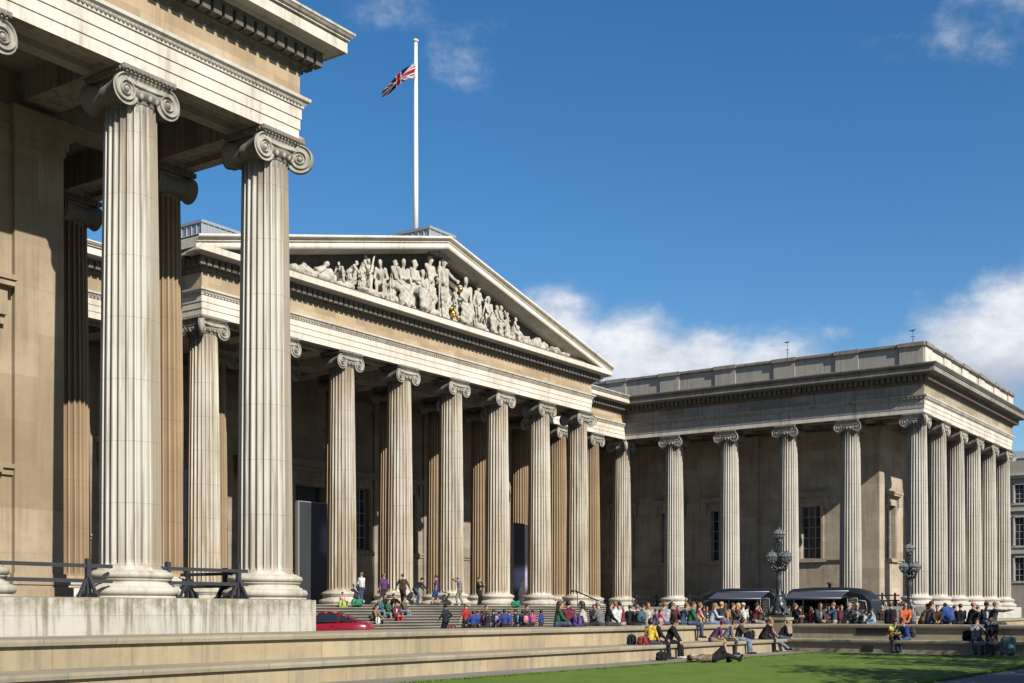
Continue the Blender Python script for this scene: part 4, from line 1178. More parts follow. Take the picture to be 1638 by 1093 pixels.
def lying():
    J = pose('stand', arms='behead')
    R_ = axis_rot((1, 0, 0), -pi/2)                         # on the back, head towards +y, face up
    for k in list(J):
        if k in ('Rh',): J[k] = R_@J[k]
        else: J[k] = R_@J[k]+np.array((0, -.0, .13)) if k != 'up' else R_@J[k]
    z0 = J['pel']
    for s_, sg in (('L', 1), ('R', -1)):
        t = z0+np.array((sg*.1, -.52 if sg > 0 else -.86, -.07 if sg > 0 else -.03)); k_, f_ = ik(J['hip'+s_], t, .44, .43, (0, 0, 1.0))
        J['kn'+s_] = k_; J['ft'+s_] = f_; J['toe'+s_] = f_+np.array((sg*.04, -.10 if sg > 0 else -.05, .0 if sg > 0 else .14))
        e_, w_ = ik(J['sh'+s_], J['head']+np.array((sg*.05, .09, -.05)), .285, .255, (sg*1.0, .5, .2)); J['el'+s_] = e_; J['wr'+s_] = w_
    return J


def hand(mb, w_, e_, sg, curl=.55):
    d = np.array(w_)-np.array(e_); d /= np.linalg.norm(d); side = np.cross(d, (0, -1.0, .2)); side = side/max(1e-6, np.linalg.norm(side))*sg
    nrm = np.cross(side, d)*sg; w_ = np.array(w_)
    mb.bar(w_-d*.02, w_+d*.085, .028, 7, .036)
    for i, (o, L) in enumerate(((-.030, .072), (-.010, .082), (.010, .077), (.030, .06))):
        a = w_+d*.08+side*o; q = a+d*L*.5-nrm*L*.2*curl; r_ = q+d*L*.35-nrm*L*.55*curl
        mb.bar(a, q, .0105, 5, .0095); mb.bar(q, r_, .0095, 5, .007)
    a = w_+d*.03-side*.03; q = a+d*.035-side*.032; mb.bar(a, q, .013, 5, .011); mb.bar(q, q+d*.035-side*.004-nrm*.01, .011, 5, .008)


MC = {}
def cm(c, kind='c'):
    k = (kind,)+tuple(c)
    if k not in MC:
        nm = {'c': 'cloth', 's': 'skin', 'h': 'hair'}[kind]+'_%d' % len(MC)
        if kind == 'c': cloth(nm, c)
        else: plain(nm, c, .6 if kind == 's' else .5, .3, 0, .12, 20)
        MC[k] = M[nm]
    return MC[k]


def figure(J, o, h=.03):
    """body parts of a clothed figure as mesh builders"""
    out = {}
    def mesh(pr, hh, k=.03, cut=None, fold=None):
        f, lo, hi = blend(pr, k, cut, fold); v, q = nets(f, lo, hi, hh); m_ = MB(); m_.add(v, q, 0, True); return m_
    fat = o.get('fat', 1.0)
    # --- skin: one continuous body with head, neck, arms and legs
    H_, Rh = J['head'], J['Rh']; loc = lambda x, y, z: H_+Rh@np.array((x, y, z))
    pr = [cone(J['neck']-J['up']*.06, J['neck']+(H_-J['neck'])*.5, .062, .054), cone(J['pel'], J['chest'], .10, .10), cone(J['chest'], J['neck']-J['up']*.05, .10, .06), cone(H_-Rh@np.array((0, 0, .05)), J['neck'], .05, .055)]
    for s_ in 'LR':
        pr += [cone(J['sh'+s_], J['el'+s_], .043, .038), cone(J['el'+s_], J['wr'+s_], .037, .026), cone(J['hip'+s_], J['kn'+s_], .075, .053), cone(J['kn'+s_], J['ft'+s_], .05, .038), cone(J['chest'], J['sh'+s_], .07, .05)]
    b_ = mesh(pr, h, .025)
    hd = [ell(loc(0, .012, .025), (.077, .096, .098), Rh.T), ell(loc(0, -.018, -.045), (.058, .072, .072), Rh.T), cone(loc(0, -.088, .0), loc(0, -.112, -.028), .012, .017), ell(loc(0, -.082, -.062), (.026, .012, .010), Rh.T), cone(loc(0, -.07, -.1), loc(0, -.055, -.09), .022, .03)]
    for sg in (1, -1): hd += [ell(loc(sg*.08, .015, -.012), (.012, .02, .032), Rh.T), cone(loc(sg*.012, -.088, .022), loc(sg*.05, -.075, .024), .011, .011)]
    b_.join(mesh(hd, min(h*.55, .017), .016, [ell(loc(sg*.031, -.099, .004), (.017, .012, .011), Rh.T) for sg in (1, -1)]))
    for sg in (1, -1): b_.sphere(loc(sg*.031, -.083, .004), .0115, 7, 5, 1)
    for s_, sg in (('L', 1), ('R', -1)): hand(b_, J['wr'+s_], J['el'+s_], sg)
    out['body'] = (b_, [cm(o.get('skin', (.48, .26, .17)), 's'), cm((.03, .02, .018), 'h')])
    # --- top
    pr = []
    for sg, s_ in ((1, 'L'), (-1, 'R')):
        x = np.array((sg, 0, 0))
        pr += [cone(J['pel']+x*.065*fat-J['up']*.03, J['chest']+x*.07*fat, .118*fat, .122*fat), cone(J['chest']+x*.07*fat, J['sh'+s_]*.92+J['neck']*.08-np.array((0, 0, .03)), .12*fat, .068)]
        pr += [cone(J['sh'+s_], J['el'+s_], .066, .055)]
        if o.get('sleeve', 1) == 1: pr.append(cone(J['el'+s_], J['wr'+s_]*.93+J['el'+s_]*.07, .054, .042))
        if o.get('coat'):
            pr.append(cone(J['pel']+x*.07, J['hip'+s_]*.45+J['kn'+s_]*.55+np.array((0, .02, 0)), .125, .10))
    if o.get('collar', 1): pr.append(cone(J['neck']-J['up']*.05, J['neck']-J['up']*.0, .085, .07))
    if o.get('hood'): pr.append(ell(J['neck']+np.array((0, .07, -.02)), (.12, .07, .09)))
    wr = lambda P: .006*np.sin(P[:, 2]*55+9*P[:, 0]+4*np.sin(P[:, 1]*20))
    out['jacket' if o.get('sleeve', 1) == 1 else 'shirt'] = (mesh(pr, h, .035, None, wr), [cm(o['top'])])
    if o.get('inner') and o.get('sleeve', 1) == 1:
        fr_ = np.cross(J['up'], (1.0, 0, 0)); fr_ = fr_ if fr_[1] < 0 else -fr_
        out['shirt'] = (mesh([cone(J['neck']-J['up']*.09+fr_*.055, J['chest']+fr_*.105*fat, .05, .055), cone(J['chest']+fr_*.105*fat, J['pel']+J['up']*.06+fr_*.098*fat, .055, .05)], h, .03), [cm(o['inner'])])
    # --- trousers
    pr = [cone(J['hipL'], J['hipR'], .122*fat, .122*fat)]
    for s_ in 'LR':
        pr.append(cone(J['hip'+s_], J['kn'+s_]*(.97) + J['hip'+s_]*.03, .112, .082))
        if not o.get('shorts'): pr.append(cone(J['kn'+s_], J['ft'+s_]+np.array((0, 0, .0)), .078, .058))
    if o.get('skirt'): pr.append(cone(J['pel'], (J['knL']+J['knR'])/2, .15, .23))
    out['skirt' if o.get('skirt') else 'shorts' if o.get('shorts') else 'trousers'] = (mesh(pr, h, .03, None, wr), [cm(o['bot'])])
    # --- shoes
    for i_, s_ in enumerate('LR'): out['shoe'+' '*i_] = (mesh([cone(J['ft'+s_]+np.array((0, .04, -.035)), J['toe'+s_], .05, .040)], h*.8, .015), [cm(o.get('shoe', (.03, .03, .03)))])
    # --- hair or hat
    pr = [ell(loc(0, .022, .042), (.089, .104, .098), Rh.T)]
    st = o.get('hs', 'short')
    if st == 'long': pr += [cone(loc(0, .07, .02), loc(0, .10, -.25), .085, .055), cone(loc(.06, .03, 0), loc(.075, .05, -.2), .04, .03), cone(loc(-.06, .03, 0), loc(-.075, .05, -.2), .04, .03)]
    if st == 'bob': pr += [ell(loc(0, .03, -.01), (.105, .10, .10), Rh.T)]
    if st == 'pony': pr += [cone(loc(0, .11, .05), loc(0, .16, -.12), .035, .02)]
    if st == 'bald': pr = [ell(loc(0, .03, .0), (.082, .094, .07), Rh.T)]
    cut = [ell(loc(0, -.105, -.035), (.072, .075, .095), Rh.T)]
    if st != 'bald' or True:
        out['hair'] = (mesh(pr, min(h*.7, .02), .02, cut), [cm(o.get('hair', (.05, .032, .02)), 'h')])
    if o.get('cap'):
        pr = [ell(loc(0, .01, .07), (.098, .112, .075), Rh.T), ell(loc(0, -.10, .062), (.075, .085, .014), Rh.T)]
        out['cap'] = (mesh(pr, .018, .012), [cm(o['cap'])])
    if o.get('glasses'):
        g = MB()
        for sg in (1, -1): g.sphere(loc(sg*.033, -.098, .006), .027, 8, 6, 0, (1, .4, .8)); g.bar(loc(sg*.055, -.09, .008), loc(sg*.082, .01, .0), .006, 4)
        g.bar(loc(-.02, -.1, .01), loc(.02, -.1, .01), .006, 4); out['sunglasses'] = (g, [cm((.012, .012, .012), 'h')])
    return out


def person(label, x, y, z, face, J, o, group=None):
    parts = figure(J, o, o.get('res', .032)); s_ = o.get('h', 1.72)/1.72
    nm = 'person'
    b_, ms = parts.pop('body'); root = b_.obj(nm, ms); root.location = (x, y, z); root.rotation_euler.z = face+pi/2; root.scale = (s_, s_, s_)
    tag(root, label, 'child' if o.get('child') else 'person', group)
    for k, (m_, mm) in parts.items(): m_.obj(k.strip(), mm, root)
    return root


# ------------------------------------------------------------------ pediment sculpture
def statue(px, kind, hgt, o=None, yaw=0.0, skirt=True, name='statue', dz=0.0, dx=0.0, flip=1):
    o = o or {}; y = Yp-T-.22; x = at_y(px, y)+dx; z = 16.96+dz
    J = pose(kind, **o); s_ = .93*hgt/(1.72 if kind != 'sit' else 1.36)
    off = .0 if kind != 'sit' else .46
    H_, Rh = J['head'], J['Rh']; loc = lambda a, b_, c_: H_+Rh@np.array((a, b_, c_))
    pr = [ell(loc(0, .012, .01), (.066, .082, .10), Rh.T), ell(loc(0, .03, .04), (.076, .092, .072), Rh.T), ell(loc(0, -.02, -.05), (.056, .07, .066), Rh.T), cone(loc(0, -.09, 0), loc(0, -.11, -.03), .012, .017), cone(J['neck']-J['up']*.05, H_, .06, .055), cone(J['pel'], J['chest'], .145, .15)]
    for sg, q in ((1, 'L'), (-1, 'R')):
        xx = np.array((sg*.07, 0, 0))
        pr += [cone(J['chest']+xx, J['sh'+q], .115, .075), cone(J['sh'+q], J['el'+q], .064, .052), cone(J['el'+q], J['wr'+q], .05, .036), ell(J['wr'+q], (.045, .045, .06)), cone(J['hip'+q], J['kn'+q], .115, .085), cone(J['kn'+q], J['ft'+q], .08, .055), cone(J['ft'+q], J['toe'+q], .05, .04)]
    if skirt:
        ft = (J['ftL']+J['ftR'])/2; kn = (J['knL']+J['knR'])/2
        if kind == 'sit':
            for q in 'LR': pr += [cone(J['kn'+q], J['ft'+q]+np.array((0, .02, .04)), .098, .115)]
            pr += [cone(kn, ft, .09, .12), cone(J['pel'], kn, .15, .12), cone(J['pel'], np.array((0, .05, -.36)), .17, .2)]
        else: pr += [cone(J['pel'], ft+np.array((0, .03, 0)), .15, .185)]
        pr += [cone(J['shL'], J['pel']+np.array((-.12, -.1, .05)), .06, .10), cone(J['shL'], J['shL']+np.array((.06, .1, -.75)), .07, .12)]
    elif kind == 'sit': pr += [cone(J['pel'], np.array((0, .05, -.36)), .16, .22)]
    ph = px*.37
    def fold(P):
        a = np.arctan2(P[:, 1]-.05, P[:, 0]); low = np.clip((J['chest'][2]+.1-P[:, 2])*2.2, 0, 1)
        return low*(.045*(np.abs(np.sin(a*6+P[:, 2]*2.5+ph))-.55)+.03*(np.abs(np.sin(P[:, 0]*17-P[:, 2]*11+ph))-.5)+.010*np.sin(P[:, 2]*40+P[:, 0]*26))*(1 if skirt else .35)
    f, lo, hi = blend(pr, .035, None, fold); lo[2] = max(lo[2], -.5 if kind == 'sit' else -.02)
    v, q = nets(f, lo, hi, .019); mb = MB(); mb.add(v, q, 0, True)
    c_, n_ = cos(yaw), sin(yaw)
    mb.xf(lambda p_: (x+(p_[0]*flip*c_-p_[1]*n_)*s_, y+(p_[0]*flip*n_+p_[1]*c_)*s_*(.62 if kind == 'sit' else .8), z+(p_[2]+off)*s_))
    ob = part(mb, name, 'statue_stone', main)
    return ob


def rocks(px, w_, h_, seed):
    r_ = random.Random(seed); y = Yp-T-.2; x = at_y(px, y); pr = [ell((x+r_.uniform(-w_, w_)*.5, y+r_.uniform(-.2, .2), 16.96+r_.uniform(0, h_*.5)), (r_.uniform(.2, .45)*w_*.6, .35, r_.uniform(.3, .6)*h_)) for _ in range(7)]
    f, lo, hi = blend(pr, .08, None, lambda P: .03*np.sin(P[:, 0]*11)*np.sin(P[:, 2]*13+P[:, 1]*9)); v, q = nets(f, lo, hi, .06); mb = MB(); mb.add(v, q, 0, True); part(mb, 'sculpted_rock', 'statue_stone', main)


def reclining(px, L, hgt, flip, arm=True):
    """figure leaning on one elbow with its legs drawn out along the ledge; flip +1: head to the right"""
    y = Yp-T-.2; x = at_y(px, y); s_ = L/1.75; pr = []
    P_ = dict(ft=(-.85, -.02, .07), kn=(-.42, -.05, .20), hip=(0, 0, .14), ch=(.34, .02, .36), sh=(.44, 0, .46), hd=(.60, -.03, .66), el=(.62, -.10, .10), wr=(.44, -.2, .06), k2=(-.36, .0, .36), f2=(-.66, 0, .08), e2=(.22, -.12, .30), w2=(.0, -.14, .34))
    A = lambda k: np.array(P_[k], float)
    pr = [cone(A('hip'), A('ch'), .145, .15), cone(A('ch'), A('sh'), .14, .12), cone(A('sh'), A('hd'), .06, .05), ell(A('hd'), (.085, .10, .115)), ell(A('hd')+(.01, .02, .03), (.10, .11, .10)), cone(A('hip'), A('kn'), .14, .11), cone(A('kn'), A('ft'), .10, .07), cone(A('hip'), A('k2'), .13, .10), cone(A('k2'), A('f2'), .10, .07), cone(A('sh'), A('el'), .07, .055), cone(A('el'), A('wr'), .055, .04), cone(A('sh')+(0, -.1, 0), A('e2'), .06, .05), cone(A('e2'), A('w2'), .05, .04), cone(A('hip')+(0, 0, -.08), A('ft')+(.1, 0, -.02), .13, .09)]
    f, lo, hi = blend(pr, .035, None, lambda P: .016*np.sin(P[:, 0]*34+P[:, 2]*28)*np.clip((.35-P[:, 0])*3, 0, 1)); lo[2] = -.03
    v, q = nets(f, lo, hi, .022); mb = MB(); mb.add(v, q, 0, True); kz = hgt/.78
    mb.xf(lambda p_: (x+p_[0]*flip*s_, y+p_[1]*s_, 16.96+p_[2]*kz)); part(mb, 'statue', 'statue_stone', main)


def rod(pxa, za, pxb, zb, r=.05, name='staff', m_='statue_stone', y=None):
    y = y or Yp-T-.55; mb = MB(); mb.bar((at_y(pxa, y), y, za), (at_y(pxb, y), y, zb), r, 7); part(mb, name, m_, main)


reclining(499, 3.0, 1.15, 1)
rocks(470, .9, .55, 2); rocks(522, 1.2, .8, 4)
statue(546, 'bend', 1.7, dict(arms='down', lean=1.1, stride=.25), -1.1, True)
statue(561, 'bend', 2.0, dict(arms='hang', lean=.85, stride=.1), .6, True)
statue(578, 'stand', 2.35, dict(arms=('face', 'lap'), lean=.35, stride=.12), .9, True)
statue(590, 'bend', 2.35, dict(arms=('lap', 'hang'), lean=.6, stride=.2), -.8, False)
rod(599, 19.2, 588, 17.3)
statue(612, 'sit', 2.5, dict(lean=.6, arms='knee', g=1), -.9, False)
statue(629, 'sit', 2.75, dict(lean=.1, arms='lap', g=2, look=.4), .6)
statue(643, 'sit', 2.95, dict(lean=.2, arms=('knee', 'cross'), g=9, look=-.3), -.2)
statue(660, 'sit', 3.15, dict(lean=.12, arms=('knee', 'book'), g=3, look=.2), .4)
statue(674, 'sit', 2.7, dict(lean=.3, arms='lap', g=8, look=.2), -.3)
statue(687, 'stand', 3.72, dict(arms=('lap', 'cross'), lean=.02, look=.3), .2)
statue(709, 'stand', 3.9, dict(arms=('side', 'down'), lean=.0, look=.5), .15)
rod(703.5, 20.2, 702, 17.0)
statue(726, 'stand', 2.3, dict(arms='cross', lean=.1), .3, dx=.1)
statue(742, 'sit', 3.2, dict(lean=.32, arms=('knee', 'lap'), g=4, tip=.2, look=-.3), -.35)
statue(764, 'stand', 3.0, dict(arms=('book', 'down'), lean=.02, look=.3), .3)
rod(779, 19.1, 769, 17.3)
statue(780, 'sit', 2.5, dict(lean=.1, arms='lap', g=5), .1)
statue(790, 'sit', 2.1, dict(lean=.3, arms='lap', g=11), .7)
statue(800, 'sit', 2.2, dict(lean=.1, arms=('face', 'lap'), g=6), .4)
statue(811, 'stand', 1.85, dict(arms=('cross', 'down'), lean=.05), .4)
statue(821, 'sit', 1.7, dict(lean=.3, arms='knee', g=7), .7)
reclining(838, 2.2, 1.1, -1)
for px_, s_ in ((857, .75), (871, .62), (884, .5), (899, .36), (466, .45)): rocks(px_, s_*1.5, s_, int(px_))
for px_ in (540, 590, 640, 690, 735, 775): rocks(px_, 1.7, .42, int(px_)+3)
mb = MB(); y_ = Yp-T-.45; mb.sphere((at_y(736, y_), y_, 19.0), .18, 16, 12); part(mb, 'gilded_orb', 'gold', main)
mb = MB(); x_ = at_y(725, y_-.1); mb.sphere((x_, y_-.1, 17.36), .22, 14, 10, 0, (1, .8, 1.1)); mb.sphere((x_+.22, y_-.3, 17.15), .15, 10, 8); mb.sphere((x_-.2, y_-.3, 17.2), .12, 10, 8); mb.bar((x_-.3, y_-.1, 17.6), (x_+.2, y_-.1, 17.85), .08, 7); part(mb, 'gilded_mask', 'gold', main)

# ------------------------------------------------------------------ food vans
def van(x, y, rz, side, label):
    root = tag(empty('food_van', (x, y, GZ), rz), label, 'van', 'dark food vans parked before the far wing')
    W_ = 1.0; s_ = side
    OUT = [(-2.85, .40), (-2.87, 1.2), (-2.86, 2.45), (-2.80, 2.66), (-2.62, 2.80), (-1.5, 2.88), (.6, 2.88), (1.45, 2.80), (2.05, 2.64), (2.36, 2.38), (2.52, 1.95), (2.60, 1.42), (2.78, 1.28), (2.88, 1.0), (2.88, .40)]
    # rounded shell: outline scaled inwards towards the two sides of the roof
    b_ = MB(); rows = []
    for t in range(13):
        a = -pi/2+pi*t/12; yy = sin(a); k = 1-(abs(yy)**5)*.0; rows.append([(q[0], W_*yy*1.0, q[1]-(.26*abs(yy)**4 if q[1] > 2.3 else .04*abs(yy)**4 if q[1] > 1.2 else 0)) for q in OUT])
    b_.grid(rows, 0, True)
    hx0, hx1, hz0, hz1 = -2.35, .95, 1.05, 2.28
    def sidew(yy, hole):
        top = [(q[0], q[1]-(.26 if q[1] > 2.3 else .04 if q[1] > 1.2 else 0)) for q in OUT]
        if not hole: b_.add([(q[0], yy, q[1]) for q in top], [tuple(range(len(top)))]); return
        for poly in ([(-2.85, .40), (2.88, .40), (2.88, 1.0), (2.78, 1.28-.04), (hx1, hz0), (hx0, hz0), (-2.87, hz0)], [(-2.87, hz0), (hx0, hz0), (hx0, hz1), (-2.86, hz1)], [(hx1, hz0), (2.78, 1.24), (2.60, 1.38), (2.52, 1.91), (2.36, 2.12), (hx1, hz1)],
                     [(-2.86, hz1), (hx0, hz1), (hx1, hz1), (2.36, 2.12), (2.05, 2.38), (1.45, 2.54), (.6, 2.62), (-1.5, 2.62), (-2.62, 2.54), (-2.80, 2.40)]):
            b_.add([(q[0], yy, q[1]) for q in poly], [tuple(range(len(poly)))])
    sidew(W_*s_, True); sidew(-W_*s_, False)
    b_.obj('body', 'van_paint', root)
    i_ = MB(); i_.add([(hx0, .55*s_, hz0-.3), (hx1, .55*s_, hz0-.3), (hx1, -.8*s_, hz0-.3), (hx0, -.8*s_, hz0-.3), (hx0, -.8*s_, 2.5), (hx1, -.8*s_, 2.5)], [(3, 2, 5, 4), (0, 1, 2, 3)])
    r_ = random.Random(int(x*7+y))
    for zz in (1.5, 1.95):
        i_.box(hx0+.1, -.78*s_, zz, hx1-.1, -.5*s_, zz+.03)
    i_.obj('interior', 'van_interior', root)
    st = MB()
    for zz in (1.53, 1.98):
        for k in range(16): u = hx0+.2+k*.19; st.lathe([(.05, 0), (.055, .14), (.03, .18), (.03, .22)], u, -.62*s_, 6, mi=r_.choice((0, 1, 2)), cz=zz)
    for k in range(5): u = hx0+.3+k*.55; st.box(u, .1*s_, 1.05, u+.3, .42*s_, 1.2+r_.random()*.2, r_.choice((0, 1, 2)))
    st.obj('shelf_goods', [cm((.3, .25, .15)), cm((.15, .16, .16)), cm((.4, .38, .33))], root)
    ct = MB(); ct.box(hx0-.05, (W_-.3)*s_, hz0-.06, hx1+.05, (W_+.28)*s_, hz0); ct.obj('counter', 'frame_wood', root)
    pl = MB()
    for u in (hx0+.02, hx0+.62, hx1-.7): pl.box(u-.03, (W_-.03)*s_, hz0, u+.03, (W_+.01)*s_, hz1)
    pl.obj('window_post', 'bar_white', root)
    aw = MB(); y0, y1 = (W_-.02)*s_, (W_+1.25)*s_; xa, xb = hx0-.1, hx1+.15
    rowsA = [[(xa+(xb-xa)*i/12, y0+(y1-y0)*t, 2.62-.42*t-.05*sin(pi*t)*0-.012*abs(sin(i*pi/2))) for i in range(13)] for t in (0, .25, .5, .75, 1)]
    aw.grid(rowsA, 0, True); aw.add([(xa, y1, 2.20), (xb, y1, 2.20), (xb, y1, 2.10), (xa, y1, 2.10)], [(0, 1, 2, 3)])
    aw.add([(q[0], q[1], q[2]-.03) for q in (rowsA[0][0], rowsA[0][-1], rowsA[-1][-1], rowsA[-1][0])], [(0, 1, 2, 3)])
    for u in (xa, xb): aw.bar((u, y0, 2.3), (u, y1, 2.18), .02, 5)
    ao = aw.obj('awning', 'awning_cloth', root)
    eb = MB(); eb.bar((xa-.05, y1, 2.19), (xb+.05, y1, 2.19), .028, 6); eb.bar((xa-.05, y0, 2.63), (xb+.05, y0, 2.63), .035, 6); eb.obj('awning_bar', 'lead', ao)
    ws = MB(); ws.add([(2.565, -.80, 1.50), (2.565, .80, 1.50), (2.475, .74, 2.12), (2.475, -.74, 2.12)], [(0, 1, 2, 3)]); ws.obj('windscreen', 'window_glass', root)
    for sg in (1, -1):
        sw = MB(); yy = (W_+.006)*sg; sw.add([(1.42, yy, 1.45), (2.30, yy, 1.45), (2.20, yy, 2.0), (1.42, yy, 2.12)], [(0, 1, 2, 3)]); sw.obj('side_window', 'window_glass', root)
        fr = MB(); yy = (W_+.012)*sg; pts = [(1.42, 1.45), (2.30, 1.45), (2.20, 2.0), (1.42, 2.12)]
        for q, w_ in zip(pts, pts[1:]+pts[:1]): fr.bar((q[0], yy, q[1]), (w_[0], yy, w_[1]), .025, 5)
        fr.obj('window_trim', 'lead', root)
        hl = MB(); hl.lathe([(.0, 0), (.10, .01), (.11, .06), (.09, .1)], 0, 0, 12); hl.xf(lambda q: (2.86+q[2], .72*sg+q[0], .95+q[1])); hl.obj('headlight', 'globe_glass', root)
        for u in (-1.75, 1.75):
            wh = MB(); wh.lathe([(.16, -.1), (.33, -.1), (.37, -.06), (.37, .06), (.33, .1), (.16, .1)], 0, 0, 20); wh.xf(lambda q: (u+q[0], (W_-.06)*sg+q[2], .37+q[1])); o = wh.obj('wheel', 'rubber', root)
            hb = MB(); hb.lathe([(0, -.06), (.17, -.06), (.17, .06), (0, .08)], 0, 0, 14); hb.xf(lambda q: (u+q[0], (W_-.06)*sg+q[2]*1.2, .37+q[1])); hb.obj('hub', 'lead', o)
    # menu board with chalk lettering lines too small to read
    mbx = 1.10 if s_ < 0 else -2.55; mo = MB(); ym = (W_+.03)*s_; mo.box(mbx-.0, ym-.02, .95, mbx+.62, ym+.02, 2.2); bo = mo.obj('menu_board', 'iron', root)
    ch = MB()
    for k in range(11):
        wd = r_.uniform(.18, .46); zz = 2.08-.10*k; cx = mbx+.31
        n = max(2, int(wd/.06))
        for j in range(n): ch.box(cx-wd/2+j*wd/n, ym+.021*s_, zz, cx-wd/2+(j+.6)*wd/n, ym+.024*s_, zz+r_.uniform(.025, .045))
    ch.obj('chalk_lettering', 'bar_white', bo)
    bf = MB(); yb_ = ym+.022*s_
    for q, w_ in (((mbx, .96), (mbx+.62, .96)), ((mbx, 2.19), (mbx+.62, 2.19)), ((mbx+.01, .96), (mbx+.01, 2.19)), ((mbx+.61, .96), (mbx+.61, 2.19))): bf.bar((q[0], yb_, q[1]), (w_[0], yb_, w_[1]), .014, 4)
    bf.obj('board_frame', 'bar_white', bo)
    if s_ < 0:
        v_ = MB(); v_.lathe([(.10, 2.8), (.10, 3.05), (.17, 3.08), (.17, 3.16), (.05, 3.2)], -.4, 0, 12); v_.obj('roof_vent', 'iron', root)
    return root


VX_ = 73.0
ya, yb = at_x(1110, VX_), at_x(1238, VX_); van(VX_+.9, (ya+yb)/2, pi/2, 1, 'left dark food van under a blue-grey awning, its cab at the left end')
ya, yb = at_x(1257, VX_), at_x(1404, VX_); van(VX_+.9, (ya+yb)/2, -pi/2, -1, 'right dark food van with a rounded cab and roof vent, cab at right')

# ------------------------------------------------------------------ red car
def car():
    root = tag(empty('parked_car', (38.75, 37.0, GZ), R(-55)), 'red coupe parked between the near podium and the portico steps', 'car')
    def loft(st, name, m_, smooth=True, mi=None):
        mb = MB(); mb.grid(st, 0, smooth); return mb
    # body below the windows: stations along the length (x, shoulder height, half width)
    S_ = [(-2.08, .46, .50), (-2.02, .60, .70), (-1.8, .70, .80), (-1.2, .80, .86), (-.75, .87, .88), (.0, .90, .89), (.8, .93, .89), (1.4, .95, .87), (1.8, .93, .82), (2.0, .86, .72), (2.08, .70, .58)]
    rows = []
    for x, z, w_ in S_:
        z0 = .30; rows.append([(x, -w_*.9, z0), (x, -w_, z0+.12), (x, -w_*1.0, z-.22), (x, -w_*.95, z-.06), (x, -w_*.82, z), (x, 0, z+.035), (x, w_*.82, z), (x, w_*.95, z-.06), (x, w_, z-.22), (x, w_, z0+.12), (x, w_*.9, z0)])
    b_ = MB(); b_.grid(rows, 0, True)
    for r_ in (rows[0], rows[-1]): b_.add(r_, [tuple(range(len(r_)))])
    # roof skin and pillars
    RF = [(-.98, .86, .72), (-.55, 1.16, .63), (-.15, 1.35, .57), (.25, 1.40, .56), (.65, 1.365, .56), (1.05, 1.22, .58), (1.45, .99, .66)]
    top = [[(x, -w_, z-.05), (x, -w_*.9, z-.012), (x, -w_*.45, z+.012), (x, 0, z+.02), (x, w_*.45, z+.012), (x, w_*.9, z-.012), (x, w_, z-.05)] for x, z, w_ in RF]
    b_.grid(top[2:5], 0, True)
    for sg in (0, -1):
        e = 1 if sg else -1
        pts = [(q[sg][0], q[sg][1], q[sg][2]) for q in top]
        for q, r_ in zip(pts, pts[1:]): b_.bar(q, r_, .035, 6)
        b_.beam((.72, e*.585, 1.30), (.62, e*.80, .92), .10, .03); b_.beam((1.12, e*.60, 1.17), (1.35, e*.78, .94), .12, .04)
    b_.obj('body', 'car_paint', root)
    g = MB(); g.grid([[q for q in r_] for r_ in top[:3]], 0, True); g.obj('windscreen', 'car_glass', root)
    g = MB(); g.grid(top[4:], 0, True); g.obj('rear_window', 'car_glass', root)
    for e in (-1, 1):
        up = [(q[0], e*q[2], q[1]-.05) for q in RF]; lo = [(x, e*.81, .89+.02*k) for k, (x, _, _) in enumerate(RF)]
        g = MB(); g.grid([up, lo], 0, True); g.obj('side_window', 'car_glass', root)
        m_ = MB(); m_.sphere((-.72, e*.98, .95), .1, 10, 7, 0, (.7, 1.1, .75)); m_.bar((-.72, e*.82, .9), (-.72, e*.96, .93), .03, 6); m_.obj('wing_mirror', 'car_paint', root)
        h_ = MB(); h_.box(.38, e*.885, .76, .58, e*.905, .79); h_.obj('door_handle', 'car_paint', root)
        for u in (-1.32, 1.3):
            wh = MB(); wh.lathe([(.18, -.1), (.29, -.1), (.32, -.06), (.32, .06), (.29, .1), (.18, .1)], 0, 0, 22); wh.xf(lambda q: (u+q[0], .80*e+q[2], .32+q[1])); o = wh.obj('wheel', 'rubber', root)
            hb = MB(); hb.lathe([(0, -.07), (.19, -.09), (.19, .09), (0, .07)], 0, 0, 16); hb.xf(lambda q: (u+q[0], .80*e+q[2], .32+q[1])); hb.obj('rim', 'lead', o)
        t = MB(); t.sphere((2.03, e*.55, .74), .12, 8, 6, 0, (.5, 1, .6)); t.obj('tail_light', cm((.4, .02, .02)), root)


car()

# ------------------------------------------------------------------ trees behind the viewer's right shoulder, whose shade streaks the lawn
b, p = mat('leaf', .7, .2); pos = b.n('ShaderNodeNewGeometry').outputs['Position']; b.put(p.inputs['Base Color'], b.mix(b.noise(pos, 2, 3), (.04, .075, .015, 1), (.08, .12, .03, 1)))
plain('bark', (.12, .10, .075), .9)


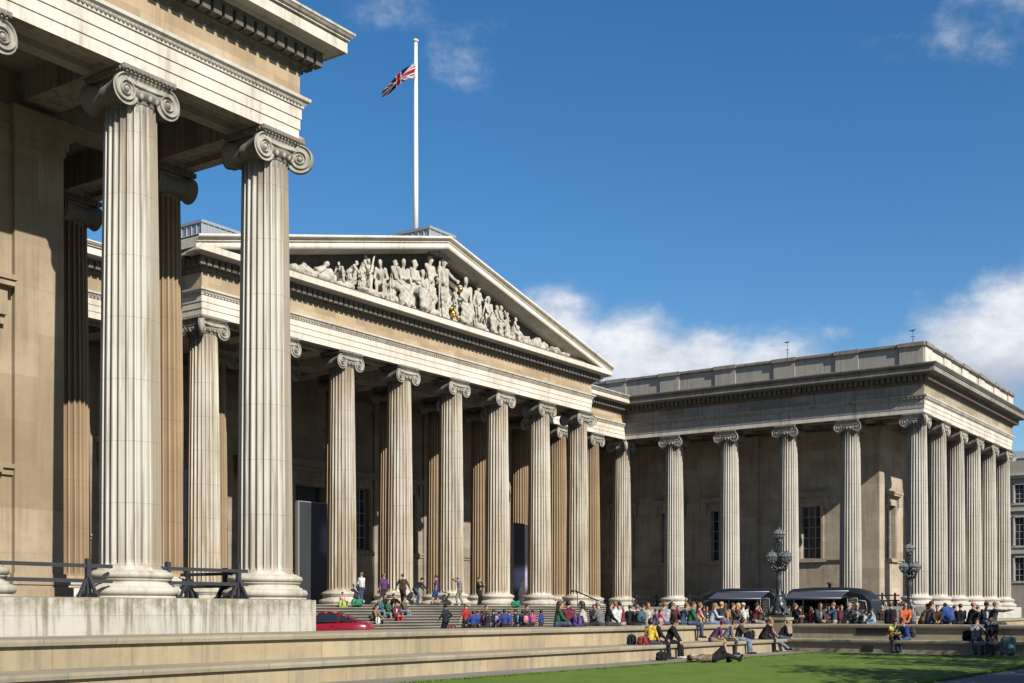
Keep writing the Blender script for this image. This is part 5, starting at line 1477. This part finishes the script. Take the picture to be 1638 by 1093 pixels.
def tree(x, y, h, seed, label):
    r_ = random.Random(seed); root = tag(empty('unseen_plane_tree', (x, y, LZ)), label, 'tree', 'trees south of the lawn')
    t = MB(); t.bar((0, 0, -.2), (.1, .1, h*.45), .28, 10, .2); tips = []
    for k in range(9):
        a = r_.uniform(0, 6.28); L = r_.uniform(.28, .5)*h; e = r_.uniform(.35, 1.2); s0 = h*r_.uniform(.28, .45)
        q = (cos(a)*cos(e)*L, sin(a)*cos(e)*L, s0+sin(e)*L); t.bar((.1*s0/h, .1*s0/h, s0), q, .11, 7, .03)
        for j in range(3):
            q2 = tuple(q[i]+r_.uniform(-.16, .16)*h for i in range(3)); t.bar(tuple(q[i]*.7+(0, 0, s0)[i]*.3 for i in range(3)), q2, .045, 5, .012); tips.append(q2)
        tips.append(q)
    t.obj('trunk', 'bark', root); c_ = MB()
    for q in tips:
        for k in range(150):
            v = np.array(q)+np.array([r_.gauss(0, .55) for _ in range(3)])*(1, 1, .8); a = np.array([r_.gauss(0, 1) for _ in range(3)]); a /= np.linalg.norm(a); b2 = np.cross(a, (.3, .5, .8)); b2 /= np.linalg.norm(b2); s_ = r_.uniform(.10, .2)
            c_.add([v+a*s_, v+b2*s_*.6, v-a*s_, v-b2*s_*.6], [(0, 1, 2, 3)])
    c_.obj('crown', 'leaf', root)


tree(42.4, 2.2, 10.0, 3, 'leafy tree on the south side of the lawn, tallest one, out of view')
tree(37.6, .6, 9.5, 5, 'leafy tree on the south side of the lawn, middle one, out of view')
tree(32.6, -.5, 9.0, 9, 'leafy tree on the south side of the lawn, westernmost, out of view')
tree(27.4, -.6, 8.2, 12, 'leafy tree on the south side of the lawn, nearest the viewer, out of view')
tree(30.4, -.2, 9.0, 21, 'small leafy tree on the south side of the lawn, out of view')

# ------------------------------------------------------------------ people
K = dict(black=(.012, .012, .014), navy=(.014, .018, .035), dnavy=(.01, .012, .02), jeans=(.06, .09, .17), pjeans=(.17, .23, .32), grey=(.17, .17, .18), dgrey=(.05, .05, .055), lgrey=(.33, .34, .36), white=(.62, .62, .6), cream=(.5, .46, .38), beige=(.36, .31, .23), khaki=(.27, .24, .18), brown=(.07, .045, .03), tan=(.3, .19, .1),
         red=(.42, .015, .02), maroon=(.15, .015, .035), plum=(.10, .03, .12), purple=(.12, .03, .17), pink=(.62, .22, .25), hot=(.58, .04, .2), yellow=(.75, .48, .01), orange=(.62, .11, .02), lime=(.42, .58, .04), green=(.02, .12, .045), olive=(.07, .075, .035), teal=(.03, .16, .18), blue=(.015, .045, .26), sky=(.06, .28, .55), pale=(.38, .52, .6), camo=(.15, .12, .075), denim=(.05, .09, .16), plaid=(.42, .2, .16))
HAIR = dict(dark=(.02, .014, .01), brown=(.07, .04, .022), ginger=(.2, .07, .025), blonde=(.42, .28, .12), grey=(.3, .29, .27), black=(.008, .007, .007), light=(.2, .13, .07))
SK = dict(a=(.50, .27, .18), b=(.42, .22, .14), c=(.22, .11, .065), d=(.56, .33, .23))
CN, CS, LS = -.935, -.935, -1.535          # seat heights: coping (north edge, south edge), lower seat
FC = R(35.03)
CAMW, RIGHT, LEFT, AWAY = FC+pi, FC-pi/2, FC+pi/2, FC     # facings seen from the camera
S_, N_, W_, E_ = -pi/2, pi/2, pi, 0.0


def P(label, px, line, z, face, kind, top, bot, hair='brown', group=None, skin='a', pose_=None, **o):
    ax, v = line; x, y = (at_y(px, v), v) if ax == 'Y' else (v, at_x(px, v))
    kw = dict(pose_ or {}); kw.setdefault('g', px*.731)
    J = pose(kind, **kw)
    if int(px*7) % 5 < 3 and not o.get('hood') and o.get('sleeve', 1) == 1: o.setdefault('inner', [K['white'], K['lgrey'], K['dgrey'], K['cream'], K['navy'], K['pale'], K['maroon']][int(px) % 7])
    o.update(top=K[top], bot=K[bot], hair=HAIR[hair], skin=SK[skin])
    for k in ('cap', 'shoe'):
        if k in o and isinstance(o[k], str): o[k] = K[o[k]]
    return person(label, x, y, z, face, J, o, group)


GP = 'visitors on the portico platform'; GS = 'visitors sitting on the portico steps'; GK = 'school children in line at the foot of the steps'; GC = 'people sitting along the top of the sunny wall'; GB = 'people sitting on the lower seat by the lawn'; GR = 'people along the far right wall'
top = PZ+.004
# on the portico platform
P('small child in a pale pink top sitting against the base of a portico column', 546, ('Y', SY+.12), top, S_, 'sit', 'pink', 'dgrey', 'dark', GP, pose_=dict(arms='lap', drop=.3), h=1.25, child=1)
P('person in a white top and jeans standing in shade left of the seated group', 578.8, ('Y', SY+.5), top, N_, 'stand', 'white', 'jeans', 'light', GP, pose_=dict(arms='lap'))
P('person in a purple and pink vest standing behind the seated steps group', 614.5, ('Y', SY+1.0), top, N_, 'stand', 'purple', 'dgrey', 'light', GP, pose_=dict(arms='down'))
P('person in a long dark brown coat walking past a column base', 644, ('Y', SY+.4), top, R(20), 'stand', 'brown', 'black', 'dark', GP, pose_=dict(stride=.16), coat=1)
P('man in a dark navy coat and cap stooping forward on the platform', 667, ('Y', SY+.35), top, R(-30), 'bend', 'navy', 'denim', 'dark', GP, pose_=dict(arms='hang', lean=.75, stride=.12), coat=1, cap='dnavy')
P('person in a purple shirt and blue shorts striding left before a column', 698, ('Y', SY+.3), top, LEFT, 'stand', 'purple', 'blue', 'dark', GP, pose_=dict(stride=.22), sleeve=0, shorts=1)
P('person in a grey hoodie and khaki trousers raising both arms', 736, ('Y', SY+.25), top, R(110), 'stand', 'grey', 'khaki', 'grey', GP, pose_=dict(arms='up', lean=.15, stride=.16))
P('person in dark clothes standing in the column shade with hands joined', 766, ('Y', SY+.9), top, S_, 'stand', 'black', 'black', 'dark', GP, pose_=dict(arms='phone'))
# seated group on the steps
for lab, px, k, t_, b_, hr_, kw in (
    ('person in a black and orange patterned top, lowest left of the steps group', 597.5, 6, 'tan', 'black', 'dark', dict(arms='knee')), ('person in a teal jacket high at the left of the steps group', 604, 3, 'teal', 'pjeans', 'brown', dict(arms='lap')),
    ('person in a dark jacket in the back row of the steps group', 612, 2, 'dnavy', 'dgrey', 'dark', dict(arms='knee')), ('person in a green jacket in the middle of the steps group', 617, 4, 'green', 'pjeans', 'brown', dict(arms='lap')),
    ('person in black with dark hair in the back right of the steps group', 626, 2, 'black', 'dgrey', 'black', dict(arms='face')), ('person with red trousers at the front right of the steps group', 630, 5, 'maroon', 'red', 'dark', dict(arms='knee')),
    ('person in a tan top and pale jeans at the right end of the steps group', 642, 3, 'camo', 'pjeans', 'brown', dict(arms='lap'))):
    P(lab, px, ('Y', SY-.37*k+.2), PZ-rs*k+.004, R(-75-10*(k % 3)), 'sit', t_, b_, hr_, GS, pose_=dict(drop=.42, lean=.3, **kw))
# foot of the steps
P('adult in dark navy clothes standing alone before the steps, left of the red shirt', 713, ('Y', 37.8), GZ, N_, 'stand', 'navy', 'dnavy', 'black', GK, h=1.74, pose_=dict(arms='hips'), skin='c')
P('man in a bright red shirt and dark trousers standing before the steps', 746, ('Y', 37.6), GZ, N_, 'stand', 'red', 'dgrey', 'light', GK, h=1.78, pose_=dict(arms='down'), sleeve=0, fat=1.12)
kc = [(757, 'blue', 'black'), (764, 'blue', 'dark'), (771, 'navy', 'dark'), (780, 'navy', 'brown'), (790, 'navy', 'dark'), (799, 'blue', 'black'), (807, 'blue', 'dark'), (815, 'blue', 'brown'), (825, 'navy', 'dark'), (836, 'navy', 'black'), (843, 'blue', 'dark'), (852, 'hot', 'dark'), (866, 'blue', 'black')]
kl = ['school child in blue nearest the man in the red shirt', 'second school child from the red shirted man, in blue', 'navy clad school child carrying the bright pink backpack', 'navy clad school child between the pink and lilac backpacks', 'navy clad school child carrying the lilac backpack', 'school child in blue just right of the lilac backpack', 'school child in blue standing in the middle of the line', 'school child in blue just left of the light blue backpack', 'navy clad school child carrying the light blue backpack', 'navy clad school child carrying the pale pink backpack', 'school child in blue between the pale pink backpack and hot pink coat', 'school child in a hot pink coat near the end of the line', 'school child in blue standing alone at the right end of the line']
for i, ((px, c_, hr_), lab) in enumerate(zip(kc, kl)):
    P(lab, px, ('Y', 37.2+.7*(i % 3)), GZ, N_+rng.uniform(-.5, .5), 'stand', c_, 'dgrey', hr_, GK, skin='abcd'[i % 4], pose_=dict(arms=('down', 'lap')[i % 2], stride=.04), h=rng.uniform(1.38, 1.5), child=1, hs=('bob', 'short', 'pony')[i % 3])
P('brown haired adult facing the line of children, taller at its left half', 777, ('Y', 39.4), GZ, S_, 'stand', 'brown', 'black', 'brown', GK, h=1.7)
P('dark haired adult facing the line of children near the hot pink coat', 842, ('Y', 39.5), GZ, S_, 'stand', 'dgrey', 'black', 'dark', GK, h=1.72)
# on the coping of the sunny wall
cp = lambda lab, px, t_, b_, hr_, face, Yv=22.9, **kw: P(lab, px, ('Y', Yv), CN, face, 'sit', t_, b_, hr_, GC, pose_=dict(dict(drop=.86, legs='hang', arms='lap'), **kw.pop('pose_', {})), **kw)
cp('woman in a green top sitting at the left end of the wall top crowd', 891, 'green', 'jeans', 'brown', RIGHT, pose_=dict(legs='cross'), hs='long')
cp('person in a maroon hooded top seated on the wall with back turned', 911, 'maroon', 'jeans', 'dark', R(60), pose_=dict(legs='cross'), hood=1, fat=1.12)
cp('woman with long dark hair and a cream top beside the purple bag', 935, 'cream', 'dgrey', 'dark', LEFT, pose_=dict(legs='cross', arms='book'), hs='long')
cp('person in a grey blue jacket sitting on the wall, left of the handrail foot', 961, 'grey', 'dgrey', 'grey', N_)
cp('dark haired woman in a black top near the handrail on the wall', 971, 'black', 'dgrey', 'black', RIGHT, hs='long')
cp('fair haired person in white near the foot of the handrail', 985, 'white', 'jeans', 'light', R(40))
cp('person in a maroon jumper seated on the wall with back turned', 994, 'maroon', 'beige', 'dark', R(80))
cp('boy wearing the blue grey backpack on top of the wall', 1021, 'dgrey', 'beige', 'light', R(60), child=1, h=1.5)
P('ginger haired woman in denim and a beige jacket standing above the wall', 1036, ('Y', 24.6), GZ, R(-120), 'stand', 'beige', 'jeans', 'ginger', GC, hs='long', h=1.74, coat=1)
cp('small child in purple sitting beside the standing ginger haired woman', 1046, 'purple', 'jeans', 'brown', R(-60), h=1.2, child=1, pose_=dict(legs='cross'))
cp('small child in bright pink between the ginger haired woman and a grey hoodie', 1054, 'hot', 'jeans', 'brown', R(-40), h=1.2, child=1, pose_=dict(legs='cross'))
cp('man in a grey hooded top seated on the wall behind the navy jacketed pair', 1063, 'lgrey', 'jeans', 'light', R(30), hood=1)
cp('dark haired woman wearing sunglasses next to the grey hooded man', 1070, 'black', 'black', 'dark', R(-70), hs='long', glasses=1, Yv=23.2)
cp('ginger haired person in a denim jacket with sunglasses pushed up', 1090, 'denim', 'jeans', 'ginger', RIGHT, pose_=dict(lean=.35, arms='knee'))
cp('person in a green jacket with jeans hanging over the front of the wall', 1104, 'green', 'jeans', 'brown', R(-70), Yv=21.55, pose_=dict(drop=.6))
cp('fair haired girl in a pink top next to the green jacket', 1115, 'pink', 'jeans', 'ginger', RIGHT, hs='bob')
cp('long haired woman in a pale blue jacket seated on the wall', 1137, 'pale', 'pjeans', 'light', RIGHT, hs='long', pose_=dict(arms='book', lean=.3))
cp('blond person in a grey tee shirt seated high on the wall', 1151, 'dgrey', 'jeans', 'blonde', R(-20), sleeve=0, h=1.8)
cp('woman with long brown hair beside the blond person in grey', 1159, 'tan', 'jeans', 'brown', R(10), hs='long', sleeve=0)
cp('dark jacketed person seated left of the long blonde hair', 1168, 'brown', 'jeans', 'brown', R(-60), pose_=dict(arms='phone'))
cp('woman with long blonde hair in a dark jacket on the wall', 1177, 'brown', 'dgrey', 'blonde', R(-80), hs='long')
cp('person in a white top and white headwear seated on the wall', 1187, 'white', 'dgrey', 'light', R(0), cap='white')
cp('man in a red tee shirt and cap wearing the dark backpack', 1205, 'maroon', 'khaki', 'dark', RIGHT, sleeve=0, cap='brown', pose_=dict(arms='face', lean=.25))
# lower seat in the sun
ls = lambda lab, px, t_, b_, hr_, face, Yv=20.35, **kw: P(lab, px, ('Y', Yv), LS, face, 'sit', t_, b_, hr_, GB, pose_=dict(dict(drop=.515, arms='lap'), **kw.pop('pose_', {})), res=.025, **kw)
ls('woman in a bright yellow jacket on the lower seat with the red bag', 1037, 'yellow', 'dgrey', 'dark', R(-20), hs='bob', pose_=dict(lean=.2), coat=0)
ls('grey haired man in a navy jacket next to the yellow jacket', 1049, 'navy', 'dnavy', 'grey', R(-60), pose_=dict(arms='lap', lean=.2, tip=.2), coat=0)
ls('dark haired man in a dark jacket with white shoes on the lower seat', 1069, 'dnavy', 'black', 'dark', R(-75), pose_=dict(arms='knee', lean=.35, tip=.35), shoe='white')
ls('man in a purple shirt, shorts and cap leaning forward on the lower seat', 1139, 'plum', 'tan', 'dark', R(-50), sleeve=0, shorts=1, cap='plum', pose_=dict(arms='knee', lean=.65, tip=.2))
ls('man in a grey top leaning on his knees beside the purple shirt', 1158, 'grey', 'dgrey', 'brown', R(-55), sleeve=0, pose_=dict(arms='knee', lean=.6, tip=.3))
ls('woman in pale jeans and a dark cardigan reading her phone on the lower seat', 1180, 'brown', 'pjeans', 'dark', R(-75), pose_=dict(arms='phone', lean=.25, tip=.35), hs='bob')
ls('fair haired man in a black jumper hunched on the lower seat', 1220, 'black', 'black', 'light', R(-40), pose_=dict(arms='knee', lean=.6, tip=.35), fat=1.08)
ls('person in a plaid shirt stretching long jeans out from the lower seat', 1231, 'plaid', 'pjeans', 'light', R(-50), pose_=dict(arms='lap', lean=-.05, legs='out', tip=.3), shoe='black')
ls('dark jacketed person at the right end of the lower seat, head bowed', 1248, 'dnavy', 'jeans', 'light', R(-60), pose_=dict(arms='knee', lean=.5, tip=.4), h=1.6)
# lying on the lawn
J = lying(); o_ = dict(top=(.2, .15, .1), bot=K['black'], hair=HAIR['dark'], skin=SK['a'], res=.025, shoe=K['black'])
lx = at_y(1187, 16.6); person('person lying on the lawn with one knee raised and hands behind the head', lx, 16.6, LZ+.02, RIGHT, J, o_)
# behind and along the wall on the right
er = lambda lab, px, t_, b_, hr_, face, Xv=51.3, **kw: P(lab, px, ('X', Xv), CN, face, 'sit', t_, b_, hr_, GR, pose_=dict(dict(drop=.86, legs='hang', arms='lap'), **kw.pop('pose_', {})), **kw)
st = lambda lab, px, t_, b_, hr_, face, Xv=54.2, **kw: P(lab, px, ('X', Xv), GZ, face, 'stand', t_, b_, hr_, GR, pose_=kw.pop('pose_', {}), **kw)
st('woman with long brown hair in a black tee shirt right of the lamp', 1271, 'black', 'black', 'brown', R(-60), hs='long', sleeve=0, pose_=dict(arms='book'), h=1.76)
er('dark clothed person reading a white sheet beside the long brown hair', 1290, 'black', 'dgrey', 'dark', R(-60), pose_=dict(arms='book', lean=.35), h=1.45)
er('small child in red low behind the shaded wall', 1298, 'red', 'jeans', 'brown', R(-120), h=1.15, child=1)
er('brown haired woman in a striped dark jacket on the shaded wall', 1310, 'dgrey', 'black', 'brown', R(-130), hs='long')
st('person in a denim jacket wearing the maroon backpack', 1334, 'denim', 'beige', 'light', LEFT, pose_=dict(arms='face'), h=1.78)
er('grey haired person in a grey jacket and pale cap on the shaded wall', 1352, 'grey', 'khaki', 'grey', RIGHT, cap='beige', pose_=dict(arms='phone', lean=.25))
er('curly blonde woman in sunglasses and a dark coat on the shaded wall', 1370, 'dgrey', 'black', 'blonde', R(-150), hs='bob', glasses=1, pose_=dict(arms='phone'))
er('small child in white low behind the shaded wall', 1385, 'white', 'jeans', 'dark', R(20), h=1.2, child=1)
er('small child in a pale blue shirt low behind the shaded wall', 1398, 'pale', 'pjeans', 'brown', LEFT, h=1.25, child=1)
st('person in a bulky black jacket with back turned near the van cab', 1424, 'black', 'black', 'brown', R(0), fat=1.35, pose_=dict(arms='lap', lean=.1), coat=1, h=1.76)
er('person in an orange jacket and dark glasses in front of the farther lamp', 1447, 'orange', 'black', 'ginger', R(-150), glasses=1, pose_=dict(arms='lap'))
er('person in a camouflage jacket leaning forward before the white podium', 1474, 'camo', 'black', 'ginger', RIGHT, pose_=dict(lean=.45, arms='knee'))
er('dark haired man in a grey shirt beside the camouflage jacket', 1485, 'grey', 'jeans', 'dark', RIGHT, pose_=dict(lean=.2), h=1.82)
er('small dark haired child left of the big blue backpack', 1499, 'brown', 'black', 'dark', R(200), h=1.5, child=1)
st('tall person almost hidden by the big blue backpack', 1512, 'navy', 'dgrey', 'brown', R(30), h=1.74)
er('dark haired person with a dark jacket right of the blue backpack', 1536, 'dnavy', 'dgrey', 'dark', R(10), h=1.6)
er('person in a black jacket and pale pink hat on the shaded wall', 1551, 'black', 'black', 'light', RIGHT, cap='pink', pose_=dict(lean=.25))
er('person in a wide hat and navy top behind the white jacketed sitter', 1575, 'navy', 'jeans', 'dark', R(-130), cap='brown')
er('man in a cap pointing his phone to the right on the wall', 1588, 'dgrey', 'olive', 'light', RIGHT, cap='khaki', pose_=dict(arms=('point', 'point'), lean=.15))
# lower seat on the right
lr = lambda lab, px, t_, b_, hr_, face, Xv=48.75, **kw: P(lab, px, ('X', Xv), LS, face, 'sit', t_, b_, hr_, 'people sitting on the shaded lower seat', pose_=dict(dict(drop=.515, arms='lap'), **kw.pop('pose_', {})), res=.025, **kw)
lr('boy in a lime green jacket and red cap eating from a red packet', 1430, 'lime', 'dgrey', 'dark', R(-150), cap='maroon', pose_=dict(arms='book', lean=.3), child=1, h=1.6)
lr('boy in a bright blue jacket with a dark rucksack on his back', 1451, 'blue', 'denim', 'ginger', R(150), pose_=dict(arms='knee', lean=.35), child=1, h=1.55)
lr('dark haired person in a white sleeved jacket eating on the lower seat', 1562, 'lgrey', 'denim', 'dark', R(-160), pose_=dict(arms='face', lean=.25, tip=.25), hs='bob')
lr('balding man in a dark jacket stretching his legs beside the teal suitcase', 1586, 'dnavy', 'dgrey', 'grey', R(-170), pose_=dict(arms='lap', lean=.15, legs='out', tip=.1), hs='bald', fat=1.1, h=1.78)
P('vendor in a pale shirt serving inside the right food van', 1322, ('X', VX_+1.2), GZ+.45, W_, 'stand', 'cream', 'black', 'dark', None, pose_=dict(arms='lap'), skin='c')
for i, (px, t_, hr_, lab) in enumerate(((1126, 'maroon', 'brown', 'person in maroon queuing at the left food van, beside the yellow bag'), (1196, 'brown', 'dark', 'person in brown queuing at the left food van, right of the white headwear'), (1262, 'dgrey', 'dark', 'person in grey waiting between the two food vans'), (1340, 'black', 'dark', 'person in black waiting at the counter of the right food van'), (1411, 'brown', 'grey', 'person in brown standing by the cab of the right food van'))):
    P(lab, px, ('X', 68.0+i*.3), GZ, R(10), 'stand', t_, 'black', hr_, 'customers at the food vans', h=1.7)


for px, t_, hr_, X_, lab in ((1084, 'navy', 'dark', 58, 'person in navy standing behind the denim jacket with pushed up sunglasses'), (1130, 'dgrey', 'brown', 60, 'person in grey standing behind the yellow bag'), (1147, 'black', 'dark', 62, 'person in black standing behind the pale blue jacket'), (1173, 'cream', 'brown', 64, 'person in cream standing behind the long blonde hair'), (1281, 'brown', 'dark', 60, 'person in brown standing right of the black tee shirt woman'),
                              (1322, 'maroon', 'black', 62, 'person in maroon standing left of the denim jacket with backpack'), (1346, 'navy', 'brown', 60, 'person in navy standing right of the maroon backpack'), (1461, 'grey', 'grey', 58, 'person in grey standing right of the orange jacket'), (1526, 'brown', 'dark', 60, 'person in brown standing right of the big blue backpack'), (1563, 'dgrey', 'brown', 59, 'person in grey standing right of the pale pink hat')):
    P(lab, px, ('X', X_), GZ, R(rng.uniform(0, 360)), 'stand', t_, 'dgrey', hr_, 'visitors standing in the forecourt', h=rng.uniform(1.62, 1.74), pose_=dict(arms=rng.choice(('down', 'lap', 'phone'))))


for px, Y_, t_, b_, hr_, lab in ((950, 30.0, 'navy', 'jeans', 'brown', 'person in navy walking behind the woman in the cream top'), (978, 31.0, 'grey', 'dgrey', 'dark', 'person in grey walking past the foot of the handrail'), (1008, 29.0, 'dnavy', 'black', 'brown', 'person in dark navy standing left of the blue grey backpack'), (1028, 30.5, 'olive', 'jeans', 'dark', 'person in olive standing behind the blue grey backpack'), (1077, 28.0, 'maroon', 'black', 'brown', 'person in maroon standing right of the woman in sunglasses'),
                                (1097, 29.5, 'black', 'jeans', 'light', 'person in black standing between the denim and green jackets'), (1143, 28.5, 'red', 'jeans', 'dark', 'person in red standing between the pale blue jacket and grey tee shirt'), (1214, 27.5, 'olive', 'black', 'brown', 'person in olive standing left of the nearer lamp')):
    P(lab, px, ('Y', Y_), GZ, R(rng.uniform(0, 360)), 'stand', t_, b_, hr_, 'visitors standing in the forecourt', h=rng.uniform(1.62, 1.78), pose_=dict(arms=rng.choice(('down', 'lap', 'phone')), stride=rng.uniform(0, .15)))


# ------------------------------------------------------------------ bags and other belongings
def blob(name, label, cat, x, y, z, size, c, rz=0.0, group=None, straps=True, parts=True):
    sx, sy, sz = size; f, lo, hi = blend([cone((-sx*.28, 0, sz*.22), (-sx*.28, 0, sz*.7), sy*.5, sy*.42), cone((sx*.28, 0, sz*.22), (sx*.28, 0, sz*.7), sy*.5, sy*.42), ell((0, 0, sz*.45), (sx*.5, sy*.52, sz*.48))], .06, None, lambda P_: .008*np.sin(P_[:, 2]*40+P_[:, 0]*25))
    lo[2] = 0; v, q = nets(f, lo, hi, min(size)*.13); mb = MB(); mb.add(v, q, 0, True); o = mb.obj(name, cm(c)); o.location = (x, y, z); o.rotation_euler.z = rz
    tag(o, label, cat, group)
    if parts:
        p_ = MB(); p_.sphere((0, sy*.5, sz*.32), sx*.33, 12, 8, 0, (1, .5, .75)); p_.obj('pocket', cm([t*.7 for t in c]), o)
    if straps:
        s_ = MB()
        for sg in (-1, 1):
            pts = [(sg*sx*.28, -sy*.35, sz*.1), (sg*sx*.34, -sy*.75, sz*.4), (sg*sx*.28, -sy*.6, sz*.8), (sg*sx*.14, -sy*.1, sz*.96)]
            for a_, b_ in zip(pts, pts[1:]): s_.bar(a_, b_, .018, 5)
        s_.bar((-.05, 0, sz*.96), (0, 0, sz*1.06), .014, 5); s_.bar((0, 0, sz*1.06), (.05, 0, sz*.96), .014, 5); s_.obj('strap', cm((.02, .02, .02)), o)
    return o


def worn(px, line, zb, face, c, label, size=(.30, .2, .42), off=.19):
    ax, v = line; x, y = (at_y(px, v), v) if ax == 'Y' else (v, at_x(px, v))
    blob('backpack', label, 'backpack', x-off*cos(face), y-off*sin(face), zb, size, c, face+pi/2, 'backpacks worn by visitors')


for px, i, c_, lab in ((771, 2, K['hot'], 'bright pink backpack worn by a school child in navy'), (790, 4, (.35, .22, .45), 'lilac backpack worn by a school child in navy'), (825, 8, K['sky'], 'light blue backpack worn by a school child'), (836, 9, K['pink'], 'pale pink backpack worn by a school child')):
    worn(px, ('Y', 37.2+.7*(i % 3)), GZ+.78, N_, c_, lab, (.29, .19, .42), .20)
worn(1021, ('Y', 22.9), CN+.14, R(60), (.06, .12, .16), 'blue grey backpack on the boy sitting atop the wall', (.34, .22, .44), .24)
worn(1205, ('Y', 22.9), CN+.14, RIGHT, K['dgrey'], 'dark backpack worn by the man in the red tee shirt', (.32, .22, .44), .25)
worn(1334, ('X', 54.2), GZ+1.0, LEFT, K['maroon'], 'maroon backpack worn over the denim jacket', (.32, .22, .46), .24)
worn(1512, ('X', 54.2), GZ+.95, R(30), (.02, .08, .32), 'big blue hiking backpack before the white podium', (.46, .34, .72), .30)
worn(1451, ('X', 48.75), LS+.12, R(150), K['dgrey'], 'dark rucksack on the boy in the bright blue jacket', (.28, .2, .38), .25)
B_ = lambda nm, lab, px, Yv, z, size, c_, **k: blob(nm, lab, 'bag', at_y(px, Yv), Yv, z, size, c_, R(-20), **k)
B_('carrier_bag', 'yellow green bag on the top step beside the child in pink', 548.5, SY-.25, PZ-rs+.004, (.42, .3, .36), (.42, .55, .06))
B_('carrier_bag', 'green bag lying on the top step left of the white top', 571, SY-.1, top, (.6, .35, .24), (.02, .30, .13))
B_('carrier_bag', 'green bag lying on the top step above the school children', 825, SY-.1, top, (.6, .35, .24), (.02, .30, .13))
B_('carrier_bag', 'white paper bag standing on the steps before the seated group', 605, SY-.37*7+.15, PZ-rs*7+.004, (.3, .16, .42), (.7, .7, .68))
B_('backpack', 'red backpack on the ground beside the adult in navy', 723, 37.4, GZ+.32, (.34, .26, .42), (.3, .04, .05))
B_('carrier_bag', 'orange bag held beside the man in the red shirt', 754, 37.4, GZ+.42, (.28, .2, .36), (.7, .18, .02))
B_('shoulder_bag', 'purple bag on the wall between maroon and cream tops', 924, 22.6, CN, (.34, .26, .42), (.09, .05, .2))
B_('shoulder_bag', 'yellow bag next to the girl in the pink top', 1123, 22.7, CN, (.26, .2, .38), K['yellow'])
B_('shoulder_bag', 'red leather bag on the lower seat by the yellow jacket', 1029, 20.3, LS, (.42, .26, .28), (.26, .02, .025))
B_('shoulder_bag', 'small black bag standing alone on the lower seat', 1010, 20.7, LS, (.26, .2, .36), K['black'])
B_('holdall', 'black bag on the path between the two seated men', 1058, 19.6, LZ, (.36, .24, .3), K['black'])
B_('camera_bag', 'black camera bag on the lower seat beside the pale jeans', 1198, 20.7, LS, (.4, .3, .42), K['black'])
blob('shoulder_bag', 'black bag on the shaded lower seat beside the white sleeved jacket', 'bag', 48.95, at_x(1549, 48.95), LS, (.4, .28, .4), K['black'], 1.2)
blob('snack_packet', 'red packet in the hands of the boy in lime green', 'packet', 48.30, at_x(1424, 48.30), LS+.20, (.15, .1, .24), (.5, .03, .03), .4, None, False, False)
# teal suitcase
sx, sy = 48.0, at_x(1612, 48.0)
su = tag(empty('suitcase', (sx, sy, LZ), R(25)), 'teal wheeled suitcase with raised handle at the right end of the seat', 'suitcase')
f, lo, hi = blend([cone((-.1, y_, .15), (-.1, y_, .60), .11, .11) for y_ in (-.15, 0, .15)]+[cone((.03, y_, .15), (.03, y_, .56), .12, .10) for y_ in (-.15, 0, .15)], .05, None, lambda P_: .006*np.sin(P_[:, 2]*30)); v, q = nets(f, lo, hi, .025); mb = MB(); mb.add(v, q, 0, True); mb.obj('case', cm((.11, .23, .23)), su)
mb = MB(); mb.sphere((-.2, 0, .30), .15, 12, 8, 0, (.4, 1.2, .9)); mb.obj('front_pocket', cm((.09, .2, .2)), su)
for y_ in (-.2, .2):
    mb = MB(); mb.sphere((.08, y_, .055), .055, 10, 6); mb.obj('wheel', 'rubber', su)
mb = MB()
for y_ in (-.12, .12): mb.bar((.10, y_, .6), (.10, y_, .98), .012, 6)
mb.bar((.10, -.13, .98), (.10, .13, .98), .018, 6); mb.obj('handle', 'iron', su)
# dark vent grille on the far end wall and its lower hatch
for lab, pa, pb, X_, z0, z1 in (('dark grille set in the shaded upper wall near the lime green boy', 1369, 1420, 49.72, -1.34, -1.10), ('dark square hatch in the shaded lower wall left of the lime green boy', 1379, 1397, 48.39, -2.0, -1.78)):
    o = tag(empty('wall_grille', (X_, at_x((pa+pb)/2, X_), z0)), lab, 'grille'); hw = abs(at_x(pa, X_)-at_x(pb, X_))/2
    mb = MB(); mb.box(-.02, -hw, 0, .06, hw, z1-z0); mb.obj('frame', 'iron', o)
    mb = MB()
    for k in range(7): mb.box(-.035, -hw+.03, .02+(z1-z0-.05)*k/6, -.022, hw-.03, .03+(z1-z0-.05)*k/6)
    mb.obj('slats', 'lamp_iron', o)
